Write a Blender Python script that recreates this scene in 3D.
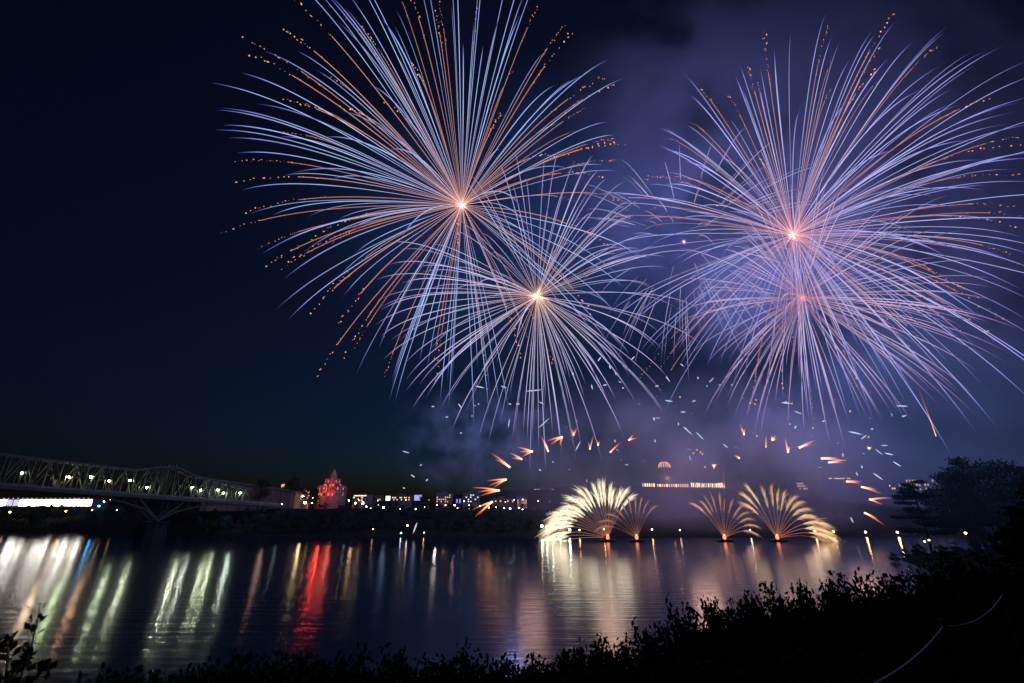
import bpy, bmesh, math, random
import numpy as np
from mathutils import Vector, Matrix, noise

R = math.radians
sc = bpy.context.scene
for o in list(bpy.data.objects):
    bpy.data.objects.remove(o)
C = sc.collection

# ---------------------------------------------------------------- camera
EYE = 22.0            # metres above the river
PITCH = R(20.0)
F = 445.0             # focal length in pixels (1024 wide): a 15.6 mm lens on full frame
cam_d = bpy.data.cameras.new('camera')
cam_d.sensor_width = 36.0
cam_d.lens = F / 1024.0 * 36.0
cam_d.clip_start = 0.1
cam_d.clip_end = 6000
cam = bpy.data.objects.new('camera', cam_d)
C.objects.link(cam)
cam.location = (0, 0, EYE)
cam.rotation_euler = (R(90) + PITCH, 0, 0)
sc.camera = cam

# ---------------------------------------------------------------- sky: last blue of a summer dusk
world = bpy.data.worlds.new('World')
sc.world = world
world.use_nodes = True
wn = world.node_tree
for n in list(wn.nodes):
    wn.nodes.remove(n)
sky = wn.nodes.new('ShaderNodeTexSky')
sky.sky_type = 'NISHITA'
sky.sun_disc = False
sky.sun_elevation = R(-3.0)
sky.sun_rotation = R(20)
sky.ozone_density = 4.6
sky.air_density = 1.0
sky.dust_density = 0.6
bg = wn.nodes.new('ShaderNodeBackground')
bg.inputs['Strength'].default_value = 0.13
wo = wn.nodes.new('ShaderNodeOutputWorld')
tint = wn.nodes.new('ShaderNodeMix')
tint.data_type = 'RGBA'
tint.blend_type = 'MULTIPLY'
tint.inputs[0].default_value = 1.0
tint.inputs[7].default_value = (0.75, 1.45, 1.10, 1)     # cools the sky colour and takes the brown off its horizon
wn.links.new(sky.outputs[0], tint.inputs[6])
wn.links.new(tint.outputs[2], bg.inputs[0])
wn.links.new(bg.outputs[0], wo.inputs[0])

sun_d = bpy.data.lights.new('moonlight', 'SUN')  # weak added sun lamp with no moon behind it
sun_d.energy = 0.004
sun_d.angle = R(0.5)
sun_d.color = (1.0, 0.93, 0.85)
sun = bpy.data.objects.new('moonlight', sun_d)
C.objects.link(sun)
sun.rotation_euler = (R(55), 0, R(150))

# ---------------------------------------------------------------- exposure and renderer
sc.view_settings.view_transform = 'Standard'
sc.view_settings.look = 'None'
sc.view_settings.gamma = 1
sc.view_settings.exposure = 0
sc.view_settings.use_curve_mapping = False
sc.render.engine = 'CYCLES'
cy = sc.cycles
cy.use_denoising = True
cy.max_bounces = 5
cy.diffuse_bounces = 1
cy.glossy_bounces = 2
cy.transmission_bounces = 2
cy.volume_bounces = 0
cy.transparent_max_bounces = 48
cy.caustics_reflective = False
cy.caustics_refractive = False
cy.sample_clamp_indirect = 4.0
cy.use_light_tree = True
cy.volume_step_rate = 1.0
cy.volume_max_steps = 256

# ---------------------------------------------------------------- helpers
CP, SP = math.cos(PITCH), math.sin(PITCH)

def ray(px, py):
    a = (px - 512.0) / F
    b = (341.5 - py) / F
    return Vector((a, CP - b * SP, SP + b * CP))

def at(px, py, Y):
    """point at distance Y (metres ahead) seen at that pixel"""
    d = ray(px, py)
    return Vector((0, 0, EYE)) + d * (Y / d.y)

def on_level(px, py, z):
    d = ray(px, py)
    return Vector((0, 0, EYE)) + d * ((z - EYE) / d.z)

def mpp(px, py, Y):
    """metres per pixel there"""
    return Y / ray(px, py).y / F

def nodes_of(name):
    m = bpy.data.materials.new(name)
    m.use_nodes = True
    nt = m.node_tree
    for n in list(nt.nodes):
        nt.nodes.remove(n)
    out = nt.nodes.new('ShaderNodeOutputMaterial')
    return m, nt, out

def surf(name, col, rough=0.8, var=0.35, scale=3.0, metallic=0.0, spec=0.3):
    """a plain surface whose colour is broken up by noise"""
    m, nt, out = nodes_of(name)
    b = nt.nodes.new('ShaderNodeBsdfPrincipled')
    b.inputs['Roughness'].default_value = rough
    b.inputs['Metallic'].default_value = metallic
    b.inputs['Specular IOR Level'].default_value = spec
    tc = nt.nodes.new('ShaderNodeTexCoord')
    nz = nt.nodes.new('ShaderNodeTexNoise')
    nz.inputs['Scale'].default_value = scale
    nz.inputs['Detail'].default_value = 5
    rp = nt.nodes.new('ShaderNodeValToRGB')
    rp.color_ramp.elements[0].position = 0.3
    rp.color_ramp.elements[1].position = 0.7
    rp.color_ramp.elements[0].color = tuple(c * (1 - var) for c in col) + (1,)
    rp.color_ramp.elements[1].color = tuple(min(1, c * (1 + var)) for c in col) + (1,)
    nt.links.new(tc.outputs['Object'], nz.inputs['Vector'])
    nt.links.new(nz.outputs['Fac'], rp.inputs[0])
    nt.links.new(rp.outputs[0], b.inputs['Base Color'])
    nt.links.new(b.outputs[0], out.inputs['Surface'])
    return m

def lit(name, col, strength, sampled=True):
    m, nt, out = nodes_of(name)
    e = nt.nodes.new('ShaderNodeEmission')
    e.inputs[0].default_value = tuple(col) + (1,)
    e.inputs[1].default_value = strength
    nt.links.new(e.outputs[0], out.inputs['Surface'])
    m.cycles.emission_sampling = 'AUTO' if sampled else 'NONE'
    return m

def glow_mat(name, additive):
    m, nt, out = nodes_of(name)
    at_ = nt.nodes.new('ShaderNodeAttribute')
    at_.attribute_name = 'glow'
    e = nt.nodes.new('ShaderNodeEmission')
    nt.links.new(at_.outputs['Color'], e.inputs[0])
    if additive:
        t = nt.nodes.new('ShaderNodeBsdfTransparent')
        a = nt.nodes.new('ShaderNodeAddShader')
        nt.links.new(e.outputs[0], a.inputs[0])
        nt.links.new(t.outputs[0], a.inputs[1])
        nt.links.new(a.outputs[0], out.inputs['Surface'])
    else:
        nt.links.new(e.outputs[0], out.inputs['Surface'])
    m.cycles.emission_sampling = 'NONE'
    return m

class MB:
    """collects vertices (with a glow colour each) and faces, then links them as ONE mesh object"""
    def __init__(self):
        self.v, self.f, self.c = [], [], []
    def box(self, lo, hi, M=None):
        i = len(self.v)
        for z in (lo[2], hi[2]):
            for x, y in ((lo[0], lo[1]), (hi[0], lo[1]), (hi[0], hi[1]), (lo[0], hi[1])):
                p = Vector((x, y, z))
                self.v.append(M @ p if M else p)
        for q in ((3, 2, 1, 0), (4, 5, 6, 7), (0, 1, 5, 4), (1, 2, 6, 5), (2, 3, 7, 6), (3, 0, 4, 7)):
            self.f.append(tuple(i + k for k in q))
        return self
    def bar(self, a, b, w, h=None):
        """rectangular bar from a to b"""
        h = h or w
        a, b = Vector(a), Vector(b)
        t = (b - a).normalized()
        up = Vector((0, 0, 1)) if abs(t.z) < 0.95 else Vector((0, 1, 0))
        s = t.cross(up).normalized()
        u = s.cross(t)
        i = len(self.v)
        for p in (a, b):
            for su, ss in ((-1, -1), (-1, 1), (1, 1), (1, -1)):
                self.v.append(p + s * (ss * w / 2) + u * (su * h / 2))
        for q in ((0, 1, 2, 3), (7, 6, 5, 4), (0, 4, 5, 1), (1, 5, 6, 2), (2, 6, 7, 3), (3, 7, 4, 0)):
            self.f.append(tuple(i + k for k in q))
        return self
    def tube(self, pts, rad, cols=None, n=4, cap=True):
        if len(pts) < 2:
            return self
        i0 = len(self.v)
        m = len(pts)
        side = None
        for k, p in enumerate(pts):
            t = (pts[min(k + 1, m - 1)] - pts[max(k - 1, 0)])
            if t.length < 1e-9:
                t = Vector((0, 0, 1))
            t.normalize()
            if side is None:
                side = t.orthogonal().normalized()
            else:
                side = (side - t * side.dot(t))
                side = side.normalized() if side.length > 1e-6 else t.orthogonal().normalized()
            up = t.cross(side)
            r = rad[k] if hasattr(rad, '__len__') else rad
            for j in range(n):
                an = 2 * math.pi * j / n
                self.v.append(p + (side * math.cos(an) + up * math.sin(an)) * r)
                if cols is not None:
                    self.c.append(cols[k])
        for k in range(m - 1):
            for j in range(n):
                a = i0 + k * n + j
                b = i0 + k * n + (j + 1) % n
                self.f.append((a, b, b + n, a + n))
        if cap:
            self.f.append(tuple(i0 + j for j in reversed(range(n))))
            self.f.append(tuple(i0 + (m - 1) * n + j for j in range(n)))
        return self
    def ball(self, p, r, col=None, seg=6, rings=4, squash=1.0):
        i = len(self.v)
        self.v.append(p + Vector((0, 0, -r * squash)))
        for a in range(1, rings):
            th = math.pi * a / rings
            for j in range(seg):
                ph = 2 * math.pi * j / seg
                self.v.append(p + Vector((r * math.sin(th) * math.cos(ph), r * math.sin(th) * math.sin(ph), -r * squash * math.cos(th))))
        self.v.append(p + Vector((0, 0, r * squash)))
        top = len(self.v) - 1
        for j in range(seg):
            self.f.append((i, i + 1 + (j + 1) % seg, i + 1 + j))
        for a in range(rings - 2):
            for j in range(seg):
                q = i + 1 + a * seg
                self.f.append((q + j, q + (j + 1) % seg, q + seg + (j + 1) % seg, q + seg + j))
        q = i + 1 + (rings - 2) * seg
        for j in range(seg):
            self.f.append((q + j, q + (j + 1) % seg, top))
        if col is not None:
            self.c += [col] * (top + 1 - i)
        return self
    def lathe(self, prof, n=16, centre=(0, 0, 0), cap=True):
        """profile of (radius, z)"""
        i = len(self.v)
        c = Vector(centre)
        for r, z in prof:
            for j in range(n):
                an = 2 * math.pi * (j + 0.5) / n
                self.v.append(c + Vector((r * math.cos(an), r * math.sin(an), z)))
        for k in range(len(prof) - 1):
            for j in range(n):
                a = i + k * n + j
                b = i + k * n + (j + 1) % n
                self.f.append((a, b, b + n, a + n))
        if cap:
            self.f.append(tuple(i + j for j in reversed(range(n))))
            q = i + (len(prof) - 1) * n
            self.f.append(tuple(q + j for j in range(n)))
        return self
    def mesh(self, name, mat, smooth=False):
        me = bpy.data.meshes.new(name)
        me.from_pydata([tuple(p) for p in self.v], [], self.f)
        if self.c:
            ca = me.color_attributes.new('glow', 'FLOAT_COLOR', 'POINT')
            arr = np.ones((len(self.v), 4), dtype=np.float32)
            arr[:, :3] = np.array([tuple(c)[:3] for c in self.c], dtype=np.float32)
            ca.data.foreach_set('color', arr.ravel())
        if smooth:
            me.polygons.foreach_set('use_smooth', [True] * len(me.polygons))
        me.materials.append(mat)
        me.update()
        return me
    def build(self, name, mat, parent=None, origin=None, smooth=False):
        """origin: world position of the parent, subtracted from the vertices"""
        if origin is not None:
            o_ = Vector(origin)
            self.v = [p - o_ for p in self.v]
        o = bpy.data.objects.new(name, self.mesh(name, mat, smooth))
        C.objects.link(o)
        if parent is not None:
            o.parent = parent
        elif origin is not None:
            o.location = origin
        return o

def tag(o, label=None, cat=None, group=None, kind=None):
    if label: o['label'] = label
    if cat: o['category'] = cat
    if group: o['group'] = group
    if kind: o['kind'] = kind
    return o

def thing(name, label, cat, loc, group=None, rz=0.0):
    o = bpy.data.objects.new(name, None)
    o.empty_display_size = 0.5
    C.objects.link(o)
    o.location = loc
    o.rotation_euler = (0, 0, rz)
    return tag(o, label, cat, group)

def copy_tree(o, parent=None):
    c = o.copy()
    C.objects.link(c)
    if parent is not None:
        c.parent = parent
    for ch in list(o.children):
        copy_tree(ch, c)
    return c

def point_light(name, loc, power, col, size=1.0):
    d = bpy.data.lights.new(name, 'POINT')
    d.energy = power
    d.color = col
    d.shadow_soft_size = size
    o = bpy.data.objects.new(name, d)
    C.objects.link(o)
    o.location = loc
    return o

def smooth(t):
    t = max(0.0, min(1.0, t))
    return t * t * (3 - 2 * t)

def lerp(a, b, t):
    return a + (b - a) * t

def interp(x, xs, ys):
    return float(np.interp(x, xs, ys))

# ---------------------------------------------------------------- materials
M = {}
M['trail'] = glow_mat('firework_light', False)
M['flame'] = glow_mat('flame_light', True)
M['steel'] = surf('painted_steel', (0.050, 0.058, 0.030), 0.55, 0.3, 0.6)
M['deck'] = surf('deck_concrete', (0.04, 0.04, 0.038), 0.8, 0.25, 0.4)
M['rail'] = surf('galvanised_rail', (0.12, 0.13, 0.11), 0.5, 0.2, 0.8)
M['stone'] = surf('bridge_masonry', (0.010, 0.009, 0.008), 0.9, 0.4, 0.5)
M['brick'] = surf('brown_cladding', (0.12, 0.075, 0.06), 0.85, 0.25, 0.3)
M['pale'] = surf('pale_render', (0.12, 0.11, 0.10), 0.85, 0.2, 0.3)
M['grey'] = surf('grey_concrete', (0.08, 0.08, 0.085), 0.85, 0.2, 0.3)
M['dark_roof'] = surf('dark_roofing', (0.05, 0.05, 0.055), 0.7, 0.3, 0.5)
M['copper'] = surf('weathered_copper', (0.14, 0.22, 0.18), 0.6, 0.3, 0.4)
M['hall_copper'] = surf('dark_copper', (0.05, 0.075, 0.065), 0.6, 0.3, 0.4)
M['sand'] = surf('sandstone', (0.42, 0.33, 0.25), 0.85, 0.3, 0.35)
M['hall_stone'] = surf('hall_stone', (0.16, 0.12, 0.085), 0.85, 0.3, 0.35)
M['tower_stone'] = surf('tower_stone', (0.20, 0.14, 0.11), 0.9, 0.45, 0.5)
M['glass_dark'] = surf('unlit_glass', (0.02, 0.022, 0.03), 0.15, 0.2, 1.0, spec=0.6)
M['post'] = surf('lamp_post_paint', (0.05, 0.055, 0.05), 0.5, 0.2, 2.0)
M['bark'] = surf('bark', (0.045, 0.035, 0.027), 0.95, 0.4, 4.0)
M['leaf'] = surf('dark_leaves', (0.034, 0.046, 0.020), 0.9, 0.45, 1.2, spec=0.0)
M['leaf_b'] = surf('broad_leaves', (0.022, 0.080, 0.060), 0.7, 0.45, 0.5, spec=0.15)
M['needle'] = surf('pine_needles', (0.028, 0.050, 0.028), 0.75, 0.4, 0.5, spec=0.15)
M['hull'] = surf('barge_paint', (0.05, 0.05, 0.055), 0.6, 0.3, 0.8)
M['rack'] = surf('mortar_rack_wood', (0.10, 0.08, 0.06), 0.9, 0.3, 1.5)
M['rope'] = surf('pale_rope', (0.30, 0.29, 0.27), 0.9, 0.25, 30.0, spec=0.0)
M['wood'] = surf('fence_post_wood', (0.032, 0.027, 0.022), 0.95, 0.4, 9.0, spec=0.0)
M['cloth'] = surf('flag_cloth', (0.72, 0.50, 0.52), 0.9, 0.25, 1.0)
M['bank'] = surf('bank_soil', (0.012, 0.012, 0.010), 0.95, 0.5, 0.25, spec=0.0)
M['grassy'] = surf('rough_grass_ground', (0.012, 0.014, 0.008), 0.95, 0.5, 1.3, spec=0.0)
M['win_warm'] = lit('lit_window_warm', (1.0, 0.60, 0.28), 0.9, False)
M['win_gold'] = lit('lit_window_gold', (1.0, 0.66, 0.30), 1.7, False)
M['win_white'] = lit('lit_window_white', (0.85, 0.90, 1.0), 1.1, False)
M['hall_gold'] = lit('hall_window_gold', (1.0, .62, .30), 3.6, False)
M['hall_warm'] = lit('hall_window_amber', (1.0, .50, .22), 1.9, False)
M['win_red'] = lit('lit_window_red', (1.0, 0.16, 0.14), 1.1, False)
M['screen'] = lit('lit_screen_lilac', (0.50, 0.46, 1.0), 0.9, False)

# ---------------------------------------------------------------- water
def make_water():
    me = bpy.data.meshes.new('water')
    me.from_pydata([(-1000, -100, 0), (1000, -100, 0), (1000, 1000, 0), (-1000, 1000, 0)], [], [(0, 1, 2, 3)])
    m, nt, out = nodes_of('river_water')
    b = nt.nodes.new('ShaderNodeBsdfPrincipled')
    b.inputs['Base Color'].default_value = (0.004, 0.007, 0.013, 1)
    b.inputs['IOR'].default_value = 1.33
    b.inputs['Specular IOR Level'].default_value = 0.5
    geo = nt.nodes.new('ShaderNodeNewGeometry')
    sep = nt.nodes.new('ShaderNodeSeparateXYZ')
    nt.links.new(geo.outputs['Position'], sep.inputs[0])
    # sheltered calm strip under the far shore, ruffled water nearer
    nz = nt.nodes.new('ShaderNodeTexNoise')
    nz.inputs['Scale'].default_value = 0.02
    nz.inputs['Detail'].default_value = 3
    nt.links.new(geo.outputs['Position'], nz.inputs['Vector'])
    ad = nt.nodes.new('ShaderNodeMath'); ad.operation = 'MULTIPLY_ADD'
    ad.inputs[1].default_value = 60.0
    nt.links.new(nz.outputs['Fac'], ad.inputs[0])
    nt.links.new(sep.outputs['Y'], ad.inputs[2])
    mr = nt.nodes.new('ShaderNodeMapRange')
    mr.inputs['From Min'].default_value = 215.0
    mr.inputs['From Max'].default_value = 290.0
    mr.inputs['To Min'].default_value = WATER_ROUGH
    mr.inputs['To Max'].default_value = 0.07
    nt.links.new(ad.outputs[0], mr.inputs['Value'])
    nt.links.new(mr.outputs[0], b.inputs['Roughness'])
    # ripples: long crests lying across the view
    mp = nt.nodes.new('ShaderNodeMapping')
    mp.inputs['Scale'].default_value = (0.05, 0.55, 1)
    nt.links.new(geo.outputs['Position'], mp.inputs['Vector'])
    n1 = nt.nodes.new('ShaderNodeTexNoise')
    n1.inputs['Scale'].default_value = 1.0
    n1.inputs['Detail'].default_value = 4
    n1.inputs['Roughness'].default_value = 0.55
    nt.links.new(mp.outputs[0], n1.inputs['Vector'])
    bp = nt.nodes.new('ShaderNodeBump')
    bp.inputs['Strength'].default_value = 0.5
    bp.inputs['Distance'].default_value = WAVE
    nt.links.new(n1.outputs['Fac'], bp.inputs['Height'])
    nt.links.new(bp.outputs[0], b.inputs['Normal'])
    nt.links.new(b.outputs[0], out.inputs['Surface'])
    me.materials.append(m)
    o = bpy.data.objects.new('water', me)
    C.objects.link(o)
    tag(o, kind='structure')
WATER_ROUGH = 0.15
WAVE = 0.20
make_water()

# ---------------------------------------------------------------- far shore
SX = [-900, -420, -300, -200, -100, 0, 300, 900]
SY = [430, 415, 385, 352, 343, 343, 345, 350]
def far_z(x, y):
    d = y - interp(x, SX, SY)
    if d < -4:
        return -1.5
    n = noise.noise(Vector((x * 0.02, y * 0.02, 3.1))) * 2.0 + noise.noise(Vector((x * 0.09, y * 0.09, 1.7))) * 0.7
    plateau = interp(x, [-500, -120, 30, 120, 400], [15, 16, 15, 9, 8])
    z = 1.3 * smooth((d + 4) / 8) + plateau * smooth((d - 4) / 55) + n * smooth(d / 20)
    z += 30 * math.exp(-((x - 190) / 260) ** 2) * smooth((y - 430) / 190)
    z += 8 * smooth((y - 500) / 300)
    return z - 1.0 * (1 - smooth((d + 4) / 6))

def grid_mesh(name, xs, ys, zf, mat):
    v, f = [], []
    nx = len(xs)
    for y in ys:
        for x in xs:
            v.append((x, y, zf(x, y)))
    for j in range(len(ys) - 1):
        for i in range(nx - 1):
            a = j * nx + i
            f.append((a, a + 1, a + 1 + nx, a + nx))
    me = bpy.data.meshes.new(name)
    me.from_pydata(v, [], f)
    me.polygons.foreach_set('use_smooth', [True] * len(f))
    me.materials.append(mat)
    o = bpy.data.objects.new(name, me)
    C.objects.link(o)
    return o
xs = np.concatenate([np.arange(-960, -480, 40), np.arange(-480, 500, 8), np.arange(500, 961, 40)])
ys = np.concatenate([np.arange(334, 480, 4), np.arange(480, 760, 12), np.arange(760, 961, 40)])
tag(grid_mesh('far_bank', xs, ys, far_z, M['bank']), kind='structure')

# ---------------------------------------------------------------- near bank and headland
SHORE = [(-900, 36), (-60, 38), (-5, 42), (12, 52), (52, 66), (97, 112), (140, 164), (154, 190), (163, 207), (182, 224), (260, 246), (420, 262), (960, 262)]
def shore_dist(x, y):
    """signed distance to the near shoreline, positive on land"""
    best = 1e9
    for (x0, y0), (x1, y1) in zip(SHORE[:-1], SHORE[1:]):
        dx, dy = x1 - x0, y1 - y0
        t = max(0, min(1, ((x - x0) * dx + (y - y0) * dy) / (dx * dx + dy * dy)))
        best = min(best, math.hypot(x - x0 - t * dx, y - y0 - t * dy))
    ysx = interp(x, [p[0] for p in SHORE], [p[1] for p in SHORE])
    return best if y < ysx else -best
def near_z(x, y):
    d = shore_dist(x, y)
    H = lerp(20.3, 4.5, smooth((y - 35) / 95))
    W = lerp(39.8, 26.0, smooth((y - 35) / 95))
    n = noise.noise(Vector((x * 0.35, y * 0.35, 0.4))) * 0.12 + noise.noise(Vector((x * 0.06, y * 0.06, 2.2))) * 0.5
    z = H * max(0.0, min(1.0, (d + 1) / W)) + n * smooth(d / 10)
    r = math.hypot(x, y)
    z = lerp(20.35 + 0.03 * x, z, smooth((r - 1.0) / 3.2)) if r < 4.2 else z
    return z if d > -1 else z - min(3.0, -d * 0.25)
xs = np.concatenate([np.arange(-120, -24, 6), np.arange(-24, 28, 1.0), np.arange(28, 120, 4), np.arange(120, 300, 8), np.arange(300, 901, 60)])
ys = np.concatenate([np.arange(-60, -4, 6), np.arange(-4, 30, 1.0), np.arange(30, 120, 3), np.arange(120, 275, 5)])
tag(grid_mesh('near_bank', xs, ys, near_z, M['grassy']), kind='structure')

# ---------------------------------------------------------------- foliage builders
def leaf_quads(mb, p, size, rng, up=0.3):
    """one bent leaf of two faces"""
    d = Vector((rng.gauss(0, 1), rng.gauss(0, 1), rng.gauss(0, 1) + up)).normalized()
    s = d.orthogonal().normalized()
    s = Matrix.Rotation(rng.uniform(0, 6.28), 3, d) @ s
    n = d.cross(s) * (size * 0.12)
    L = size * rng.uniform(0.7, 1.3)
    w = L * 0.3
    i = len(mb.v)
    mb.v += [p, p + d * L * 0.5 + s * w + n, p + d * L, p + d * L * 0.5 - s * w + n]
    mb.f += [(i, i + 1, i + 2), (i, i + 2, i + 3)]

def crown_mesh(rng, n_clump, per, rad, leaf, ragged=0.25, flat=0.55):
    """leaf clumps through an uneven crown of half sizes rad, centred on 0"""
    mb = MB()
    cl = []
    for k in range(n_clump):
        v = Vector((rng.gauss(0, 1), rng.gauss(0, 1), rng.gauss(0, 1))).normalized()
        r = rng.uniform(0.35, 1.0) ** 0.6 * rng.uniform(1 - ragged, 1 + ragged * 0.6)
        c = Vector((v.x * rad[0], v.y * rad[1], v.z * rad[2])) * r
        cl.append(c)
        cr = (rad[0] + rad[1] + rad[2]) / 3 * rng.uniform(0.16, 0.30)
        for q in range(per):
            g = Vector((rng.gauss(0, 0.5), rng.gauss(0, 0.5), rng.gauss(0, 0.5) * flat)) * cr
            leaf_quads(mb, c + g, leaf, rng)
    return mb, cl

def branch_mesh(base_r, h, cl, rng, lean=0.0):
    mb = MB()
    top = Vector((lean * h, 0, h))
    mb.tube([Vector((0, 0, -0.4)), Vector((lean * h * 0.3, 0.02 * h, h * 0.5)), top], [base_r, base_r * 0.75, base_r * 0.4], n=7)
    for c in cl:
        s = Vector((lean * h * 0.5, 0, h * rng.uniform(0.5, 0.95)))
        mb.tube([s, s.lerp(c, 0.5) + Vector((0, 0, 0.06 * h)), c], [base_r * 0.35, base_r * 0.22, base_r * 0.06], n=4)
    return mb

def make_tree_meshes(seed, h, rad, leaf, n_clump, per, mat, base_r):
    """crown and trunk meshes of a tree h metres to its top"""
    rng = random.Random(seed)
    mb, cl = crown_mesh(rng, n_clump, per, rad, leaf)
    cz = h - rad[2] * 0.95
    mb.v = [p + Vector((0, 0, cz)) for p in mb.v]
    cl = [c + Vector((0, 0, cz)) for c in cl]
    tr = branch_mesh(base_r, cz, cl[:14], rng, rng.uniform(-0.05, 0.05))
    return mb.mesh('crown', mat), tr.mesh('trunk', M['bark'])

def place_tree(name, meshes, loc, scale, rz, label, group=None, cat='tree', part_names=('crown', 'trunk')):
    t = thing(name, label, cat, loc, group, rz)
    t.scale = scale if hasattr(scale, '__len__') else (scale,) * 3
    for me, pn in zip(meshes, part_names):
        o = bpy.data.objects.new(pn, me)
        C.objects.link(o)
        o.parent = t
    return t

# ---------------------------------------------------------------- far-shore trees
far_kinds = [make_tree_meshes(11 + k, h, rad, 0.85, 26, 55, M['leaf_b'] if k % 2 else M['leaf'], 0.35)
             for k, (h, rad) in enumerate([(11, (4.6, 4.6, 4.2)), (14, (4.2, 4.2, 5.6)), (9, (5.4, 4.8, 3.4)), (12, (3.4, 3.4, 5.2))])]
rng = random.Random(5)
def far_tree(px, Y, py_top, label, group, k=None):
    top = at(px, py_top, Y)
    z = far_z(top.x, Y)
    k = rng.randrange(4) if k is None else k
    h = (11, 14, 9, 12)[k]
    s = max(0.35, (top.z - z) / h)
    w = min(s, 1.5) * rng.uniform(0.9, 1.2)
    return place_tree('broadleaf_tree', far_kinds[k], (top.x, Y, z), (max(w, 0.55), max(w, 0.55), s), rng.uniform(0, 6.28), label, group)
far_tree(294, 440, 480, 'round dark tree beside the small lit cupola, left of the red tower', None, 2)
far_tree(312, 432, 487, 'dark tree between the lit house and the red tower', None, 0)
far_tree(263, 415, 478, 'dark round tree rising behind the end of the bridge', None, 0)
far_tree(428, 440, 494, 'dark tree between the lilac screen and the many-windowed block', None, 2)
for px in range(316, 545, 11):
    far_tree(px + rng.uniform(-4, 4), rng.uniform(395, 425), rng.uniform(501, 507), 'dark tree in the row below the town lights across the river', 'dark trees on the slope below the town')
for px in range(-8, 130, 12):
    far_tree(px + rng.uniform(-3, 3), rng.uniform(428, 440), rng.uniform(504.5, 508), 'dark bushy tree in front of the long white-lit pavilion', 'dark trees below the white-lit pavilion')
for px in range(170, 262, 13):
    far_tree(px + rng.uniform(-3, 3), rng.uniform(400, 412), rng.uniform(506, 512), 'dark low tree on the bank beneath the bridge end', 'dark trees under the bridge end')
for px in range(560, 900, 19):
    far_tree(px + rng.uniform(-5, 5), rng.uniform(385, 430), rng.uniform(512, 522), 'smoke-veiled dark tree on the shore behind the fountains of sparks', 'smoke-veiled trees behind the fountains')

for row, (ylo, yhi, Ylo, Yhi, st) in enumerate(((509, 514, 372, 392, 9), (517, 523, 354, 366, 9.5))):
    for px in np.arange(200, 535, st):
        far_tree(px + rng.uniform(-4, 4), rng.uniform(Ylo, Yhi), rng.uniform(ylo, yhi), 'dark tree on the wooded far bank between the bridge and the fountains', 'dark trees on the wooded far bank')
for px in np.arange(-10, 150, 11):
    far_tree(px + rng.uniform(-4, 4), rng.uniform(418, 424), rng.uniform(515, 522), 'dark low tree on the far bank under the bridge, above the bright reflections', 'dark trees on the bank under the bridge')
# ---------------------------------------------------------------- buildings across the river
def building(name, label, cat, px0, px1, py0, Y, depth, wall, rows, cols, lit_mat, p_lit, seed, roof='flat', strip=False, py_rows=None, group=None):
    """a block whose front faces the river; windows are parts of their own"""
    a, b = at(px0, py0, Y), at(px1, py0, Y)
    x0, x1, zt = a.x, b.x, (a.z + b.z) / 2
    xm = (x0 + x1) / 2
    zb = far_z(xm, Y) - 1.0
    base = Vector((xm, Y, zb))
    t = thing(name, label, cat, base, group)
    w, h = x1 - x0, zt - zb
    MB().box((-w / 2, 0, 0), (w / 2, depth, h)).build('wall', wall, t)
    if roof == 'flat':
        r = MB().box((-w / 2 - 0.4, -0.4, h + 0.003), (w / 2 + 0.4, depth + 0.4, h + 0.5)).build('roof', M['dark_roof'], t)
        MB().box((-w * 0.2, depth * 0.3, h + 0.503), (w * 0.12, depth * 0.7, h + 2.0)).build('plant_room', M['grey'], r)
    else:
        mb = MB()
        i = 0
        mb.v = [Vector(p) for p in ((-w / 2 - .4, -.5, h), (w / 2 + .4, -.5, h), (w / 2 + .4, depth + .5, h), (-w / 2 - .4, depth + .5, h), (-w / 2 - .4, depth / 2, h + w * .22), (w / 2 + .4, depth / 2, h + w * .22))]
        mb.f = [(0, 1, 5, 4), (2, 3, 4, 5), (1, 2, 5), (3, 0, 4), (3, 2, 1, 0)]
        mb.build('roof', M['dark_roof'], t)
    rg = random.Random(seed)
    ztop = h - 1.0
    vis = (mpp((px0 + px1) / 2, py0, Y)) * (py_rows or 9)
    zlow = max(1.0, h - vis)
    for r_ in range(rows):
        for c_ in range(cols):
            cx = -w / 2 + w * (c_ + 0.5) / cols
            cz = lerp(ztop, zlow, (r_ + 0.5) / rows)
            ww, hh = w / cols * 0.55, (ztop - zlow) / rows * 0.55
            on = rg.random() < p_lit
            MB().box((cx - ww / 2, -0.08, cz - hh / 2), (cx + ww / 2, 0.05, cz + hh / 2)).build('window', lit_mat if on else M['glass_dark'], t)
    if strip:
        MB().box((-w * 0.42, -0.12, h - 1.1), (w * 0.35, 0.04, h - 0.15)).build('lit_fascia', M['win_gold'], t)
    return t

building('office_block', 'grey block with a bright gold strip along its roofline, right of the red tower', 'building', 353, 369, 495, 455, 14, M['grey'], 3, 6, M['win_white'], .35, 1, strip=True)
building('terrace_house', 'low dark house with one warm window row, beside the bright blue-white sign', 'building', 374, 381, 497, 470, 10, M['brick'], 1, 4, M['win_warm'], .9, 2, roof='gable', py_rows=4)
building('long_block', 'long low block with a line of small gold windows on the town skyline', 'building', 392, 410, 495.5, 480, 14, M['grey'], 2, 12, M['win_gold'], .6, 3, py_rows=5)
building('apartment_block', 'warm many-windowed block right of the lilac screen', 'building', 436.5, 451, 493, 470, 16, M['pale'], 4, 7, M['win_warm'], .6, 5)
building('apartment_block', 'pale block with scattered white windows above the forked orange comets', 'building', 463, 479, 493, 475, 16, M['pale'], 4, 7, M['win_white'], .42, 6)
building('warehouse', 'long dim brick warehouse low on the skyline, left of the white fountain', 'building', 492, 514, 498.5, 470, 16, M['brick'], 1, 9, M['win_warm'], .25, 7, py_rows=4)
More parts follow.
